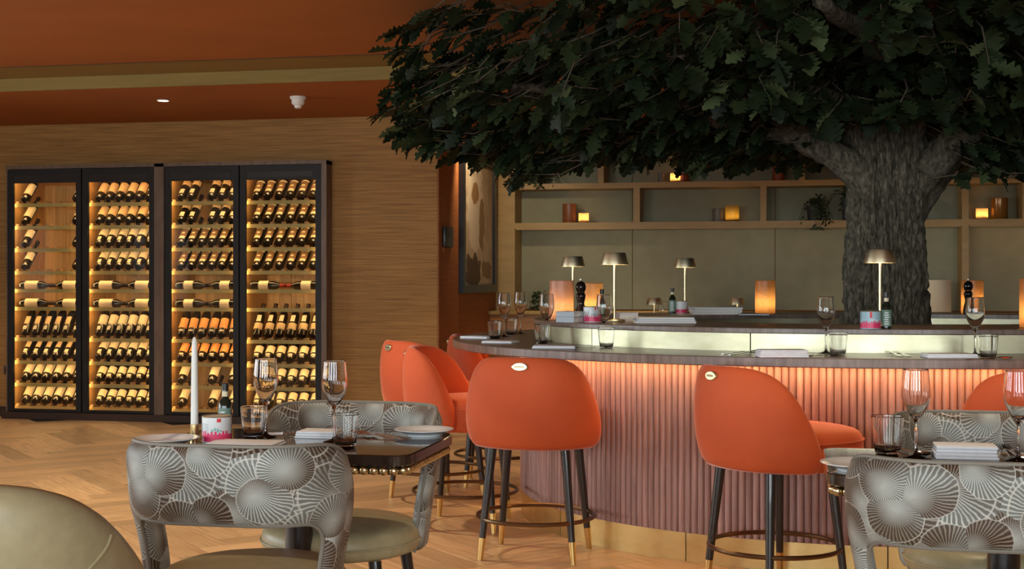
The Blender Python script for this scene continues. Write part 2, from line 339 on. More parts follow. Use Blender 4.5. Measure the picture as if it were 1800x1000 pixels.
# ------------------------------------------------------------------ mesh building
class G:
    def __init__(s): s.v = []; s.f = []; s.uv = None
    def add(s, vs, fs, mat=None):
        o = len(s.v)
        if mat is not None: vs = [mat @ Vector(p) for p in vs]
        s.v += [tuple(p) for p in vs]; s.f += [tuple(i + o for i in f) for f in fs]; return s
    def box(s, x0, x1, y0, y1, z0, z1, mat=None):
        return s.add([(x0, y0, z0), (x1, y0, z0), (x1, y1, z0), (x0, y1, z0), (x0, y0, z1), (x1, y0, z1), (x1, y1, z1), (x0, y1, z1)],
                     [(0, 3, 2, 1), (4, 5, 6, 7), (0, 1, 5, 4), (1, 2, 6, 5), (2, 3, 7, 6), (3, 0, 4, 7)], mat)
    def rbox(s, x0, x1, y0, y1, z0, z1, r=0.005, seg=2, mat=None):
        bm = bmesh.new(); bmesh.ops.create_cube(bm, size=1)
        for v in bm.verts:
            v.co = Vector((x0 if v.co.x < 0 else x1, y0 if v.co.y < 0 else y1, z0 if v.co.z < 0 else z1))
        r = min(r, abs(x1 - x0) * .49, abs(y1 - y0) * .49, abs(z1 - z0) * .49)
        bmesh.ops.bevel(bm, geom=bm.edges[:] + bm.verts[:], offset=r, segments=seg, profile=0.5, affect='EDGES')
        bm.verts.index_update()
        s.add([v.co.copy() for v in bm.verts], [[v.index for v in f.verts] for f in bm.faces], mat); bm.free(); return s
    def lathe(s, prof, seg=24, mat=None, sx=1.0, sy=1.0):
        vs, fs, rows = [], [], []
        for r, z in prof:
            if r < 1e-6: rows.append([len(vs)]); vs.append((0, 0, z))
            else:
                rows.append(list(range(len(vs), len(vs) + seg)))
                vs += [(r * sx * cos(2 * pi * k / seg), r * sy * sin(2 * pi * k / seg), z) for k in range(seg)]
        for a, b in zip(rows, rows[1:]):
            for k in range(seg):
                k2 = (k + 1) % seg
                if len(a) == 1 and len(b) == 1: continue
                if len(a) == 1: fs.append((a[0], b[k2], b[k]))
                elif len(b) == 1: fs.append((a[k], a[k2], b[0]))
                else: fs.append((a[k], a[k2], b[k2], b[k]))
        return s.add(vs, fs, mat)
    def tube(s, pts, rad, seg=8, caps=True, mat=None):
        pts = [Vector(p) for p in pts]; n = len(pts)
        if isinstance(rad, (int, float)): rad = [rad] * n
        vs, fs = [], []
        t0 = (pts[1] - pts[0]).normalized()
        ref = Vector((0, 0, 1)) if abs(t0.z) < 0.9 else Vector((1, 0, 0))
        nx = t0.cross(ref).normalized()
        for i, p in enumerate(pts):
            t = (pts[min(i + 1, n - 1)] - pts[max(i - 1, 0)]).normalized()
            nx = (nx - t * nx.dot(t)).normalized(); ny = t.cross(nx)
            vs += [p + (nx * cos(2 * pi * k / seg) + ny * sin(2 * pi * k / seg)) * rad[i] for k in range(seg)]
        for i in range(n - 1):
            for k in range(seg):
                k2 = (k + 1) % seg
                fs.append((i * seg + k, i * seg + k2, (i + 1) * seg + k2, (i + 1) * seg + k))
        if caps:
            fs.append(tuple(range(seg - 1, -1, -1))); fs.append(tuple(range((n - 1) * seg, n * seg)))
        return s.add(vs, fs, mat)
    def torus(s, Rr, r, z=0, seg=40, ss=8, sx=1, sy=1):
        vs, fs = [], []
        for i in range(seg):
            a = 2 * pi * i / seg
            for j in range(ss):
                b = 2 * pi * j / ss
                vs.append(((Rr + r * cos(b)) * cos(a) * sx, (Rr + r * cos(b)) * sin(a) * sy, z + r * sin(b)))
        for i in range(seg):
            for j in range(ss):
                i2, j2 = (i + 1) % seg, (j + 1) % ss
                fs.append((i * ss + j, i2 * ss + j, i2 * ss + j2, i * ss + j2))
        return s.add(vs, fs)
    def patch(s, r, z0, z1, a0, a1, seg=8, t=0.0006, rz=None, mat=None):
        """a curved strip of paper on a cylinder about z; rz(z) gives the radius"""
        vs, fs = [], []
        for i in range(seg + 1):
            a = a0 + (a1 - a0) * i / seg
            for (rr, z) in ((r + t, z0), (r + t, z1), (r, z1), (r, z0)):
                vs.append((rr * cos(a), rr * sin(a), z))
        for i in range(seg):
            for k in range(4):
                k2 = (k + 1) % 4
                fs.append((i * 4 + k, (i + 1) * 4 + k, (i + 1) * 4 + k2, i * 4 + k2))
        fs.append((0, 1, 2, 3)); fs.append((seg * 4 + 3, seg * 4 + 2, seg * 4 + 1, seg * 4))
        return s.add(vs, fs, mat)
    def mesh(s, name, smooth=True, angle=35):
        me = bpy.data.meshes.new(name); me.from_pydata(s.v, [], s.f)
        bm = bmesh.new(); bm.from_mesh(me); bmesh.ops.recalc_face_normals(bm, faces=bm.faces); bm.to_mesh(me); bm.free()
        if s.uv:
            ul = me.uv_layers.new(name='UVMap')
            for lp in me.loops: ul.data[lp.index].uv = s.uv[lp.vertex_index]
        if smooth:
            me.shade_smooth()
            if angle: me.set_sharp_from_angle(angle=R(angle))
        me.update(); return me

def obj(name, g, mat, parent=None, loc=None, rz=0.0, subsurf=0, smooth=True, angle=35):
    me = g.mesh(name, smooth, angle) if isinstance(g, G) else g
    if mat is not None and len(me.materials) == 0: me.materials.append(M[mat] if isinstance(mat, str) else mat)
    o = bpy.data.objects.new(name, me); COL.objects.link(o)
    if parent: o.parent = parent
    if loc is not None: o.location = loc
    if rz: o.rotation_euler = (0, 0, rz)
    if subsurf:
        md = o.modifiers.new('subsurf', 'SUBSURF'); md.levels = md.render_levels = subsurf
    return o
def tag(o, label, cat, group=None, kind=None):
    o['label'] = label; o['category'] = cat
    if group: o['group'] = group
    if kind: o['kind'] = kind
    return o
def thing(name, label, cat, loc=(0, 0, 0), rz=0.0, group=None):
    o = bpy.data.objects.new(name, None); o.empty_display_size = 0.05
    COL.objects.link(o); o.location = loc; o.rotation_euler = (0, 0, rz)
    return tag(o, label, cat, group)
def dup(root, label, loc=None, rz=None, group=None):
    r = root.copy(); COL.objects.link(r); r['label'] = label
    if loc is not None: r.location = loc
    if rz is not None: r.rotation_euler = (0, 0, rz)
    if group: r['group'] = group
    for ch in root.children:
        c = ch.copy(); COL.objects.link(c); c.parent = r
        for g in ch.children:
            d = g.copy(); COL.objects.link(d); d.parent = c
    return r
def struct(name, g, mat, label=None, smooth=False, parent=None):
    o = obj(name, g, mat, parent, smooth=smooth); o['kind'] = 'structure'
    if label: o['label'] = label
    return o
def spot(name, loc, power, color, angle=100, blend=0.6, size=0.05):
    l = bpy.data.lights.new(name, 'SPOT'); l.energy = power; l.color = color
    l.spot_size = R(angle); l.spot_blend = blend; l.shadow_soft_size = size
    o = bpy.data.objects.new(name, l); o.location = loc; COL.objects.link(o); return o
def sq_pt(t, a, b, n=2.15):
    c, s = cos(t), sin(t)
    return (a * math.copysign(abs(c) ** (2 / n), c), b * math.copysign(abs(s) ** (2 / n), s))

# ================================================================== THE ROOM
XL, XR, YF, YW, YS, XS = -9.0, 6.5, -3.0, 10.9, 13.5, -2.88
ZS, ZB, ZC = 2.62, 2.60, 2.71              # soffit, beam underside, main ceiling
CABX0, CABX1 = PY(12, 500, 10.76).x, PY(572, 500, 10.76).x
CABZ1 = 2.21

fl = struct('floor', G().box(XL, XR, YF, YS, -0.1, -0.004), 'dark', 'oak herringbone floor')
# planks: lattice (W,W),(L,-L)
PL, PW = 0.90, 0.15
def plank_geo(sx, sy):
    g = G(); e = 0.0012
    vs = [(e, e, -0.02), (sx - e, e, -0.02), (sx - e, sy - e, -0.02), (e, sy - e, -0.02),
          (e, e, -0.0015), (sx - e, e, -0.0015), (sx - e, sy - e, -0.0015), (e, sy - e, -0.0015),
          (2.5 * e, 2.5 * e, 0), (sx - 2.5 * e, 2.5 * e, 0), (sx - 2.5 * e, sy - 2.5 * e, 0), (2.5 * e, sy - 2.5 * e, 0)]
    fs = [(8, 9, 10, 11)] + [(i, (i + 1) % 4, 4 + (i + 1) % 4, 4 + i) for i in range(4)] + [(4 + i, 4 + (i + 1) % 4, 8 + (i + 1) % 4, 8 + i) for i in range(4)]
    return vs, fs
A45 = R(45)
planks = []
for i in range(-160, 160):
    for j in range(-20, 20):
        bx, by = i * PW + j * PL, i * PW - j * PL
        for (x, y, w, h) in ((bx, by, PL, PW), (bx + PL, by + PW - PL, PW, PL)):
            cx, cy = x + w / 2, y + h / 2
            X = cx * cos(A45) - cy * sin(A45); Y = cx * sin(A45) + cy * cos(A45) + 5
            if XL + .1 < X < XR - .1 and YF + .1 < Y < YS and not (X < XS - .2 and Y > YW - .05):
                if X < XL + .75 or X > XR - .75 or Y < YF + .75 or Y > YS - .75: pass
                planks.append((x, y, w > h, X, Y))
def onscreen(X, Y):
    u, d = X * CS + Y * SN, -X * SN + Y * CS
    if d < 1.2: return 0
    px, py = HX + u / d * F, HY + CH / d * F
    ok = -60 < px < 1860 and 700 < py < 1060
    hidden = px > 930 and py < 900 + (px - 930) * 0.35      # behind the bar front
    return (1.0 if ok and not hidden else 0.0) / d ** 3
planks.sort(key=lambda p: -onscreen(p[3], p[4]))
def plank_mesh(sx, sy, name):
    g = G(); vs, fs = plank_geo(sx, sy); g.add(vs, fs)
    g.uv = [((p[0], p[1]) if sx > sy else (p[1], p[0])) for p in g.v]
    return g.mesh(name, False)
pmH, pmV = plank_mesh(PL, PW, 'plank'), plank_mesh(PW, PL, 'plank')
for me in (pmH, pmV): me.materials.append(M['plank'])
RM = Matrix.Translation((0, 5, 0)) @ Matrix.Rotation(A45, 4, 'Z')
for (x, y, hz, X, Y) in planks[:290]:
    o = bpy.data.objects.new('plank', pmH if hz else pmV); COL.objects.link(o); o.parent = fl
    o.matrix_local = RM @ Matrix.Translation((x, y, 0))
g = G(); g.uv = []
for (x, y, hz, X, Y) in planks[290:]:
    vs, fs = plank_geo(PL, PW) if hz else plank_geo(PW, PL)
    g.add([(RM @ Vector((p[0] + x, p[1] + y, p[2]))) for p in vs], fs)
    g.uv += [((p[0], p[1]) if hz else (p[1], p[0])) for p in vs]
o = obj('planks', g, 'plank', fl, smooth=False); o['kind'] = 'stuff'

# wine wall with its niche
g = G()
g.box(XL, CABX0, YW, YS, -0.004, ZS); g.box(CABX1, XS, YW, YS, -0.004, ZS)
g.box(CABX0, CABX1, YW, YS, CABZ1, ZS); g.box(CABX0, CABX1, 11.36, YS, -0.004, CABZ1)
struct('wall_back', g, 'grasscloth', 'golden grasscloth wall around the wine cabinets')
struct('wall_side', G().box(XS, XS + 0.012, YW + 0.004, YS, -0.004, ZS), 'sidewall', 'rust coloured return wall with the picture')
struct('wall_shelf', G().box(XS + .012, XR, YS, YS + .15, -0.004, ZS), 'ceiling', 'rust wall behind the shelving')
struct('ceiling', G().box(XL, XR, YF, 8.3, 2.695, ZC + .1), 'ceiling', 'burnt orange ceiling')
struct('trim_1', G().box(XL, XR, 8.31, 8.9, ZC, ZC + .1), 'beam', 'recessed olive strip crossing the ceiling')
struct('trim_2', G().box(XL, XR, 8.885, 8.9, ZS - .002, ZC), 'beam', 'golden olive fascia below the recessed ceiling strip')
struct('trim_5', G().box(XL, XR, 8.3, 8.31, 2.693, ZC + .1), 'dark', 'dark strip painted as a shadow gap beside the olive strip')  # solid dark strip, the shade of the gap is its colour
struct('ceiling', G().box(XL, XR, 8.9, YS + .15, ZS, ZC + .1), 'ceiling', 'burnt orange soffit by the wine wall')
struct('wall_right', G().box(XR, XR + .15, YF, YS + .15, -0.1, ZC), 'plainwall')
def wall_with_windows(name, axis, pos, lo, hi, wins, out):
    g = G(); cuts = [lo]
    for c, w in wins: cuts += [c - w / 2, c + w / 2]
    cuts.append(hi); p0, p1 = sorted((pos, pos + out * .15))
    def bx(a, b, z0, z1):
        if axis == 'x': g.box(a, b, p0, p1, z0, z1)
        else: g.box(p0, p1, a, b, z0, z1)
    for k in range(0, len(cuts), 2): bx(cuts[k], cuts[k + 1], -0.1, ZC + .1)
    for c, w in wins: bx(c - w / 2, c + w / 2, -0.1, WZ0); bx(c - w / 2, c + w / 2, WZ1, ZC + .1)
    struct(name, g, 'plainwall')
wall_with_windows('wall_front', 'x', YF, XL - .15, XR + .15, WIN_FRONT, -1)
wall_with_windows('wall_left', 'y', XL, YF, YS, WIN_LEFT, -1)
wn = 0
def window(axis, c, w, pos):
    global wn; wn += 1
    g = G(); t = .05
    def bx(a, b, z0, z1, gg=None, d=.06):
        gg = gg or g
        if axis == 'x': gg.box(a, b, pos - d, pos, z0, z1)
        else: gg.box(pos - d, pos, a, b, z0, z1)
    a, b = c - w / 2, c + w / 2
    bx(a, a + t, WZ0, WZ1); bx(b - t, b, WZ0, WZ1); bx(a + t, b - t, WZ0, WZ0 + t); bx(a + t, b - t, WZ1 - t, WZ1); bx(c - t / 2, c + t / 2, WZ0 + t, WZ1 - t)
    o = struct('window_%d' % wn, g, 'winframe')
    for (p, q) in ((a + t, c - t / 2), (c + t / 2, b - t)):
        h = G(); bx(p, q, WZ0 + t, WZ1 - t, h, .01); obj('pane', h, 'pane', o, smooth=False)
for c, w in WIN_FRONT: window('x', c, w, YF - .04)
for c, w in WIN_LEFT: window('y', c, w, XL - .04)
struct('baseboard_back', G().box(XL, CABX0 - .03, YW - .02, YW, 0, .09).box(CABX1 + .03, XS + .012, YW - .02, YW, 0, .09), 'plinthwood', 'dark skirting below the grasscloth')

# ------------------------------------------------------------------ ceiling fittings
def downlight(px, py, z, label, power):
    p = Pz(px, py, z)
    t = thing('downlight', label, 'downlight', p, 0, 'ceiling downlights')
    obj('trim_ring', G().torus(.043, .006, -.002, 28, 6), 'white', t)
    obj('lens', G().lathe([(0, -.004), (.038, -.004), (.038, 0), (0, 0)], 24), 'downglow', t)
    spot('downlight_beam', p + Vector((0, 0, -.03)), power, (1.0, .81, .56), 88)
downlight(287, 176, ZS, 'small glowing ceiling downlight above the wine cabinets', 60)
def downlight_at(x, y, z, label, power):
    t = thing('downlight', label, 'downlight', (x, y, z), 0, 'ceiling downlights')
    obj('trim_ring', G().torus(.043, .006, -.002, 28, 6), 'white', t)
    obj('lens', G().lathe([(0, -.004), (.038, -.004), (.038, 0), (0, 0)], 24), 'downglow', t)
    spot('downlight_beam', (x, y, z - .03), power, (1.0, .81, .56), 88)
for x, y, z, lb, pw in ((-2.55, 9.6, ZS, 'ceiling downlight hidden behind the leaf fringe, washing the grasscloth', 90), (-6.9, 9.6, ZS, 'ceiling downlight out of view left of the wine cabinets', 60),
        (-5.2, 6.4, ZC, 'ceiling downlight over the open floor left', 170), (-2.9, 6.2, ZC, 'ceiling downlight over the floor beside the leftmost stools', 170),
        (-3.6, 3.6, ZC, 'ceiling downlight over the olive leather chair', 80), (-1.5, 4.4, ZC, 'ceiling downlight over the left dining table', 55), (.5, 4.5, ZC, 'ceiling downlight over the nearest stool', 75), (2.2, 4.6, ZC, 'ceiling downlight over the right dining table', 50),
        (-1.4, 12.3, ZS, 'ceiling downlight before the shelving, leftmost', 70), (.6, 12.3, ZS, 'ceiling downlight before the shelving, centre left', 70), (2.6, 12.3, ZS, 'ceiling downlight before the shelving, centre right', 70), (4.6, 12.3, ZS, 'ceiling downlight before the shelving, rightmost', 70)):
    downlight_at(x, y, z, lb, pw)
s_ = Pz(524, 170, ZS)
t = thing('ceiling_sensor', 'white round ceiling detector between the downlight and the tree', 'detector', s_)
obj('mount', G().lathe([(0, 0), (.062, 0), (.062, -.014), (.054, -.022), (0, -.022)], 28), 'white', t)
obj('housing', G().lathe([(.050, -.020), (.050, -.05), (.042, -.062), (.030, -.066), (.026, -.085), (.015, -.09), (0, -.09)], 28), 'white', t)
# faint round speaker grille set flush in the ceiling
p = Pz(332, 84, ZC)
t = thing('ceiling_speaker', 'flush orange round speaker grille set in the upper ceiling', 'speaker', p)
obj('rim', G().torus(.085, .005, -.001, 32, 6), 'ceiling', t)
obj('grille', G().lathe([(0, -.003), (.08, -.003), (.08, 0), (0, 0)], 32), 'ceiling', t)
# small black spotlight hanging under the soffit beside the picture
p = PX(843, 222, XS + .22)
t = thing('spotlight', 'small glossy black spotlight hanging above the framed picture', 'spotlight', p)
obj('rod', G().tube([(0, 0, .03), (0, 0, ZS - p.z)], .006, 8), 'blackplastic', t)
obj('yoke', G().torus(.02, .005, .03, 16, 6), 'blackplastic', t)
_sp = spot('spotlight_beam', p + Vector((.03, 0, -.1)), 40, (1.0, .74, .45), 120)
_sp.rotation_euler = (R(38), R(18), 0)
obj('head', G().lathe([(0, .05), (.022, .045), (.034, .01), (.034, -.07), (.030, -.09), (.0, -.085)], 20), 'millblack', t)

# ================================================================== WINE CABINETS
YC = 10.76                                   # front plane of the doors
ub = [(12, 143), (143, 272), (288, 420), (420, 565)]
UX = [(PY(a, 500, YC).x + .008, PY(b, 500, YC).x - .004) for a, b in ub]
cabn = ['leftmost', 'second', 'third', 'rightmost']
shelfz = [1.91, 1.709, 1.508, 1.307, 1.147, .987, .714, .508, .31, .106]
ZI0, ZI1, ZD0 = .085, 2.09, .065
# surround of dark walnut (fixed joinery of the room)
g = G()
g.box(CABX0 - .005, CABX0 + .008, YC - .005, YW, 0.06, CABZ1); g.box(UX[3][1] + .004, CABX1 + .01, YC - .005, YW, .06, CABZ1 + .03)
g.box(UX[1][1] + .004, UX[2][0] - .004, YC - .012, YW, .06, CABZ1 + .03)
g.box(CABX0 - .005, CABX1 + .01, YC - .012, YW, CABZ1 + .003, CABZ1 + .035)
struct('trim_3', g, 'surround', 'grey walnut surround framing the wine cabinets')
struct('trim_4', G().box(CABX0 - .02, CABX1 + .06, YC - .05, YW, 0, .06), 'plinthwood', 'dark plinth under the wine cabinets')

bottle_me = G().lathe([(0, 0), (.032, 0), (.0365, .005), (.0365, .18), (.033, .2), (.022, .222), (.0145, .238), (.014, .262), (0, .262)], 14).mesh('bottle_body')
caps_me = G().lathe([(.0150, .236), (.0150, .275), (.0162, .277), (.0162, .297), (0, .298)], 12).mesh('capsule')
bottle_me.materials.append(M['bottleglass']); caps_me.materials.append(M['foil'])
caps_red = caps_me.copy(); caps_red.materials.clear(); caps_red.materials.append(M['foilred'])
def lab(z0, z1, half, mat, rad=.0367):
    me = G().patch(rad, z0, z1, R(-90 - half), R(-90 + half), 8).mesh('paper_label'); me.materials.append(M[mat]); return me
KINDS = {
    'cream': ('cream-labelled', [lab(.05, .165, 85, 'paper')]),
    'small': ('small-cream-label', [lab(.07, .150, 80, 'paper')]),
    'tan':   ('tan-labelled', [lab(.06, .160, 85, 'papertan')]),
    'mark':  ('pale-labelled', [lab(.085, .172, 85, 'paper'), lab(.025, .062, 24, 'papermark')]),
    'dark':  ('gilt-striped', [lab(.055, .155, 50, 'paperdark'), lab(.142, .158, 62, 'papermark', .0371), lab(.038, .062, 40, 'papermark', .0371), lab(.09, .104, 20, 'papermark', .0371)]),
    'neck':  ('tan-collared', [lab(.125, .178, 85, 'papertan'), lab(.03, .075, 30, 'papermark')]),
    'gold':  ('dim-gold-labelled', [lab(.08, .150, 36, 'papertan'), lab(.025, .060, 26, 'papermark')]),
    'two':   ('double-labelled', [lab(.055, .120, 75, 'paper'), lab(.138, .170, 26, 'paper'), lab(.02, .042, 30, 'papermark')]),
    'orange': ('orange-labelled', [lab(.055, .145, 70, 'paperorange'), lab(.02, .036, 30, 'papermark')]),
    'arch':  ('arched-label', [lab(.05, .105, 75, 'papertan'), lab(.118, .175, 30, 'paper')]),
}
rown = ['top', 'second', 'third', 'fourth', 'fifth', 'sixth', 'seventh', 'eighth', 'ninth', 'bottom']
ordn = ['first', 'second', 'third', 'fourth', 'fifth', 'sixth']
FULL = [0, 1, 2, 3, 4, 5]
ROWS = [
    [('cream', [0, 5]), ('cream', [0, 5]), ('small', [0, 5]), ('small', [0, 5]), 'H', 'H', ('gold', FULL), ('mark', FULL, 'dark'), ('cream', FULL), ('cream', FULL)],
    [('tan', FULL), ('tan', FULL), ('mark', FULL), ('mark', FULL), 'H', 'H', ('mark', FULL), ('mark', FULL), ('two', FULL), ('two', FULL)],
    [('neck', [0, 1, 3, 4, 5]), ('neck', [0, 1, 3, 4, 5]), ('dark', FULL), ('dark', FULL), 'H', 'H', ('orange', FULL), ('orange', FULL), ('cream', [0, 3, 5]), ('cream', [0, 3, 5])],
    [('dark', FULL), ('dark', FULL), ('dark', FULL), ('dark', FULL), 'HR', None, ('arch', FULL), ('two', FULL), ('two', FULL), ('two', FULL)],
]
def wine_bottle(label, kind, loc, rot, group, red=False):
    o = bpy.data.objects.new('wine_bottle', None); o.empty_display_size = .03; COL.objects.link(o)
    o.location = loc; o.rotation_euler = rot; o.scale = (1.1, 1.1, 1.1); tag(o, label, 'bottle', group)
    b = bpy.data.objects.new('bottle_body', bottle_me); COL.objects.link(b); b.parent = o
    c = bpy.data.objects.new('capsule', caps_red if red else caps_me); COL.objects.link(c); c.parent = o
    for me in KINDS[kind][1]:
        l = bpy.data.objects.new('paper_label', me); COL.objects.link(l); l.parent = b
for ci, (x0, x1) in enumerate(UX):
    t = thing('wine_cabinet', cabn[ci] + ' black-framed glass-door wine cabinet with glowing oak racks', 'wine cabinet', ((x0 + x1) / 2, YC, ZD0), 0, 'built-in wine cabinets')
    w = (x1 - x0) / 2
    def bxg(X0, X1, Y0, Y1, Z0, Z1, g=None): return (g or G()).box(X0, X1, Y0 - YC, Y1 - YC, Z0 - ZD0, Z1 - ZD0)
    g = G(); st = .05
    bxg(-w, -w + st, YC, YC + .035, ZD0, CABZ1, g); bxg(w - st, w, YC, YC + .035, ZD0, CABZ1, g)
    bxg(-w + st, w - st, YC, YC + .035, ZI1, CABZ1, g); bxg(-w + st, w - st, YC, YC + .035, ZD0, ZI0, g)
    fr = obj('door_frame', g, 'cabblack', t, smooth=False)
    obj('glass_pane', bxg(-w + st, w - st, YC + .012, YC + .018, ZI0, ZI1), 'pane', fr, smooth=False)
    obj('vent_panel', bxg(-w + .07, w - .07, YC - .004, YC, ZI1 + .02, ZI1 + .065), 'blackplastic', fr, smooth=False)
    iw = w - .022
    g = G(); bxg(-w, -iw, YC + .04, 11.34, ZD0, CABZ1, g); bxg(iw, w, YC + .04, 11.34, ZD0, CABZ1, g)
    obj('side_panel', g, 'cabwood', t, smooth=False)
    g = G(); bxg(-iw, iw, YC + .04, 11.34, ZD0, ZD0 + .02, g); bxg(-iw, iw, YC + .04, 11.34, ZI1 + .02, CABZ1, g)
    obj('cabinet_case', g, 'cabwood', t, smooth=False)
    nb = 6
    for k in range(nb):
        a = -iw + 2 * iw * k / nb; b = -iw + 2 * iw * (k + 1) / nb
        obj('back_board', bxg(a + .0015, b - .0015, 11.325 - .003 * (k % 2), 11.34, ZD0 + .02, ZI1 + .02), 'cabwood', t, smooth=False)
    for k, sz in enumerate(shelfz):
        g = G(); bxg(-iw, iw, YC + .065, YC + (.155 if k not in (4, 5) else .30), sz - .022, sz - .006, g)   # rail
        if k not in (4, 5):
            for q in range(7):                                                               # cradle blocks between bottles
                cx = -iw + .035 + q * (2 * iw - .07) / 6
                bxg(cx - .014, cx + .014, YC + .066, YC + .12, sz - .006, sz + .02, g)
        sh_ = obj('shelf', g, 'cabwood', t, smooth=False)
        obj('shelf_lip', bxg(-iw, iw, YC + .056, YC + .065, sz - .030, sz + .002), 'lipwood_lit', sh_, smooth=False)
    tops = [ZI1 + .018] + [z - .0225 for z in shelfz[:-1]]
    for k, tz in enumerate(tops):
        obj('led_strip', bxg(-iw + .02, iw - .02, YC + .068, YC + .080, tz - .006, tz), 'cabled', t, smooth=False)
    for sg in (-1, 1):  # unseen upright strips, added behind the stiles to brighten lips and bottles
        obj('led_strip', bxg(*sorted((sg * (iw - .002), sg * (iw - .012))), YC + .037, YC + .043, ZI0 + .02, ZI1 - .02), 'cabled', t, smooth=False)
    cxw = (x0 + x1) / 2
    for ri, row in enumerate(ROWS[ci]):
        if row is None: continue
        z = shelfz[ri]; grp = 'wine bottles on the cabinet racks'
        if row[0] == 'H':
            for side in (0, 1):
                sgn = 1 if side == 0 else -1
                xx = cxw + (-iw + .03 if side == 0 else iw - .03)
                lbl = 'wine bottle lying %s, %s row of %s wine cabinet' % ('neck rightwards at left' if side == 0 else 'neck leftwards at right', rown[ri], cabn[ci])
                wine_bottle(lbl, 'cream' if ci < 2 else 'small', (xx, YC + .13, z + .035), (0, R(90) * sgn, 0), grp, row == 'HR')
            continue
        kind, pos = row[0], row[1]
        vis = 'dark' if len(row) > 2 else None
        phi = R(47) if ri != 6 else R(56)
        step = (2 * iw - .07) / 6
        for n_, q in enumerate(pos):
            xx = cxw - iw + .035 + step * (q + .5)
            lbl = '%s wine bottle, %s from left in %s row of %s wine cabinet' % (KINDS[kind][0], ordn[n_], rown[ri], cabn[ci])
            k2 = 'gold' if vis else kind
            if vis: lbl = lbl.replace('pale-labelled', 'dim-gold-labelled')
            wine_bottle(lbl, k2, (xx, YC + .105 + random.uniform(-.003, .003), z + .031), (-(R(90) - phi), 0, random.uniform(-.03, .03)), grp)

# wall socket left of the cabinets
t = thing('wall_socket', 'small dark wall socket left of the wine cabinets', 'socket', (CABX0 - .08, YW, .42))
obj('plate', G().rbox(-.04, .04, -.008, 0, -.04, .04, .004), 'surround', t)
obj('insert', G().rbox(-.025, .025, -.011, -.008, -.025, .025, .002), 'blackplastic', t)
# card reader on the rust wall
pa, pb = PX(775, 397, XS + .012), PX(793, 435, XS + .012)
t = thing('wall_thermostat', 'black wall control box on the rust wall beside picture', 'control', (XS + .012, (pa.y + pb.y) / 2, (pa.z + pb.z) / 2))
hy, hz = abs(pb.y - pa.y) / 2, abs(pa.z - pb.z) / 2
obj('housing', G().rbox(0, .03, -hy * .8, hy * .8, -hz, hz, .008), 'blackplastic', t)
obj('display', G().rbox(.03, .033, -hy * .45, hy * .45, -hz * .2, hz * .6, .001), 'cap', t)
obj('lower_plate', G().rbox(0, .012, -hy * .7, hy * .7, -hz - .05, -hz - .005, .003), 'sidewall', t)
# framed picture
y0, y1 = PX(806, 400, XS + .012).y, 12.98
z0, z1 = 1.11, 2.40
t = thing('framed_picture', 'black-framed abstract beige and brown painting on rust wall', 'picture', (XS + .012, y0, z0))
g = G(); fw = .075; hh = z1 - z0; ww = y1 - y0
g.box(0, .05, 0, ww, 0, fw); g.box(0, .05, 0, ww, hh - fw, hh); g.box(0, .05, 0, fw, fw, hh - fw); g.box(0, .05, ww - fw, ww, fw, hh - fw)
obj('frame', g, 'framewood', t, smooth=False)
g = G().box(.012, .02, fw, ww - fw, fw, hh - fw)
g.uv = [((p[1] - fw) / (ww - 2 * fw), (p[2] - fw) / (hh - 2 * fw)) for p in g.v]
obj('canvas', g, 'art', t, smooth=False)

# ================================================================== SHELF WALL
YP = 13.15
def xs(px): return PY(px, 400, YP).x
t = thing('shelving_wall', 'pale oak built-in shelving with sage panels behind the bar', 'shelving', (XS + .012, YP, 0))
def sb(name, x0, x1, z0, z1, mat='shelfwood', y0=YP, y1=YS):
    return obj(name, G().box(x0 - XS - .012, x1 - XS - .012, y0 - YP, y1 - YP, z0, z1), mat, t, smooth=False)
xe = XR - .02
sb('pilaster', XS + .014, xs(905) - .0, 0, 2.52)
zu0, zu1, zl0, zl1 = 2.135, 2.19, 1.742, 1.80
tv = 1697
xa, xb = xs(905), xs(tv - 6)
xc = xs(tv + 6)
sb('shelf', xa, xb, zu0, zu1); sb('shelf', xa, xb, zl0, zl1); sb('top_rail', xa, xe, 2.50, 2.56)
sb('shelf', xc, xe, zu0 + .0, zu1); sb('shelf', xc, xe, zl0, zl1)
sb('upright', xb, xc, 0.93, 2.50)
for px in (1056, 1410): sb('upright', xs(px - 5), xs(px + 5), zu1, 2.50)
for px in (1119, 1342): sb('upright', xs(px - 5.5), xs(px + 5.5), zl1, zu0)
sb('upright', xs(1797), xs(1808), zl1, zu0)
# sage back panels with seams
cuts = [xs(905), xs(1105), xs(1362), xs(1697), xs(1900), xe]
for a, b in zip(cuts, cuts[1:]): sb('back_panel', a + .003, b - .003, .93, 2.50, 'backpanel', YS - .02, YS)
for a_, b_, mt_ in ((xc - XS, xe - XS - .05, 'shelfled'), (xa - XS, xb - XS - .02, 'shelfledsoft')):
    obj('led_strip', G().box(a_ + .03, b_ - .03, .04, .052, zl0 - .006, zl0), mt_, t, smooth=False)
    obj('shelf_lip', G().box(a_, b_, .0, .008, zl0 - .013, zl0), 'shelfwood', t, smooth=False)
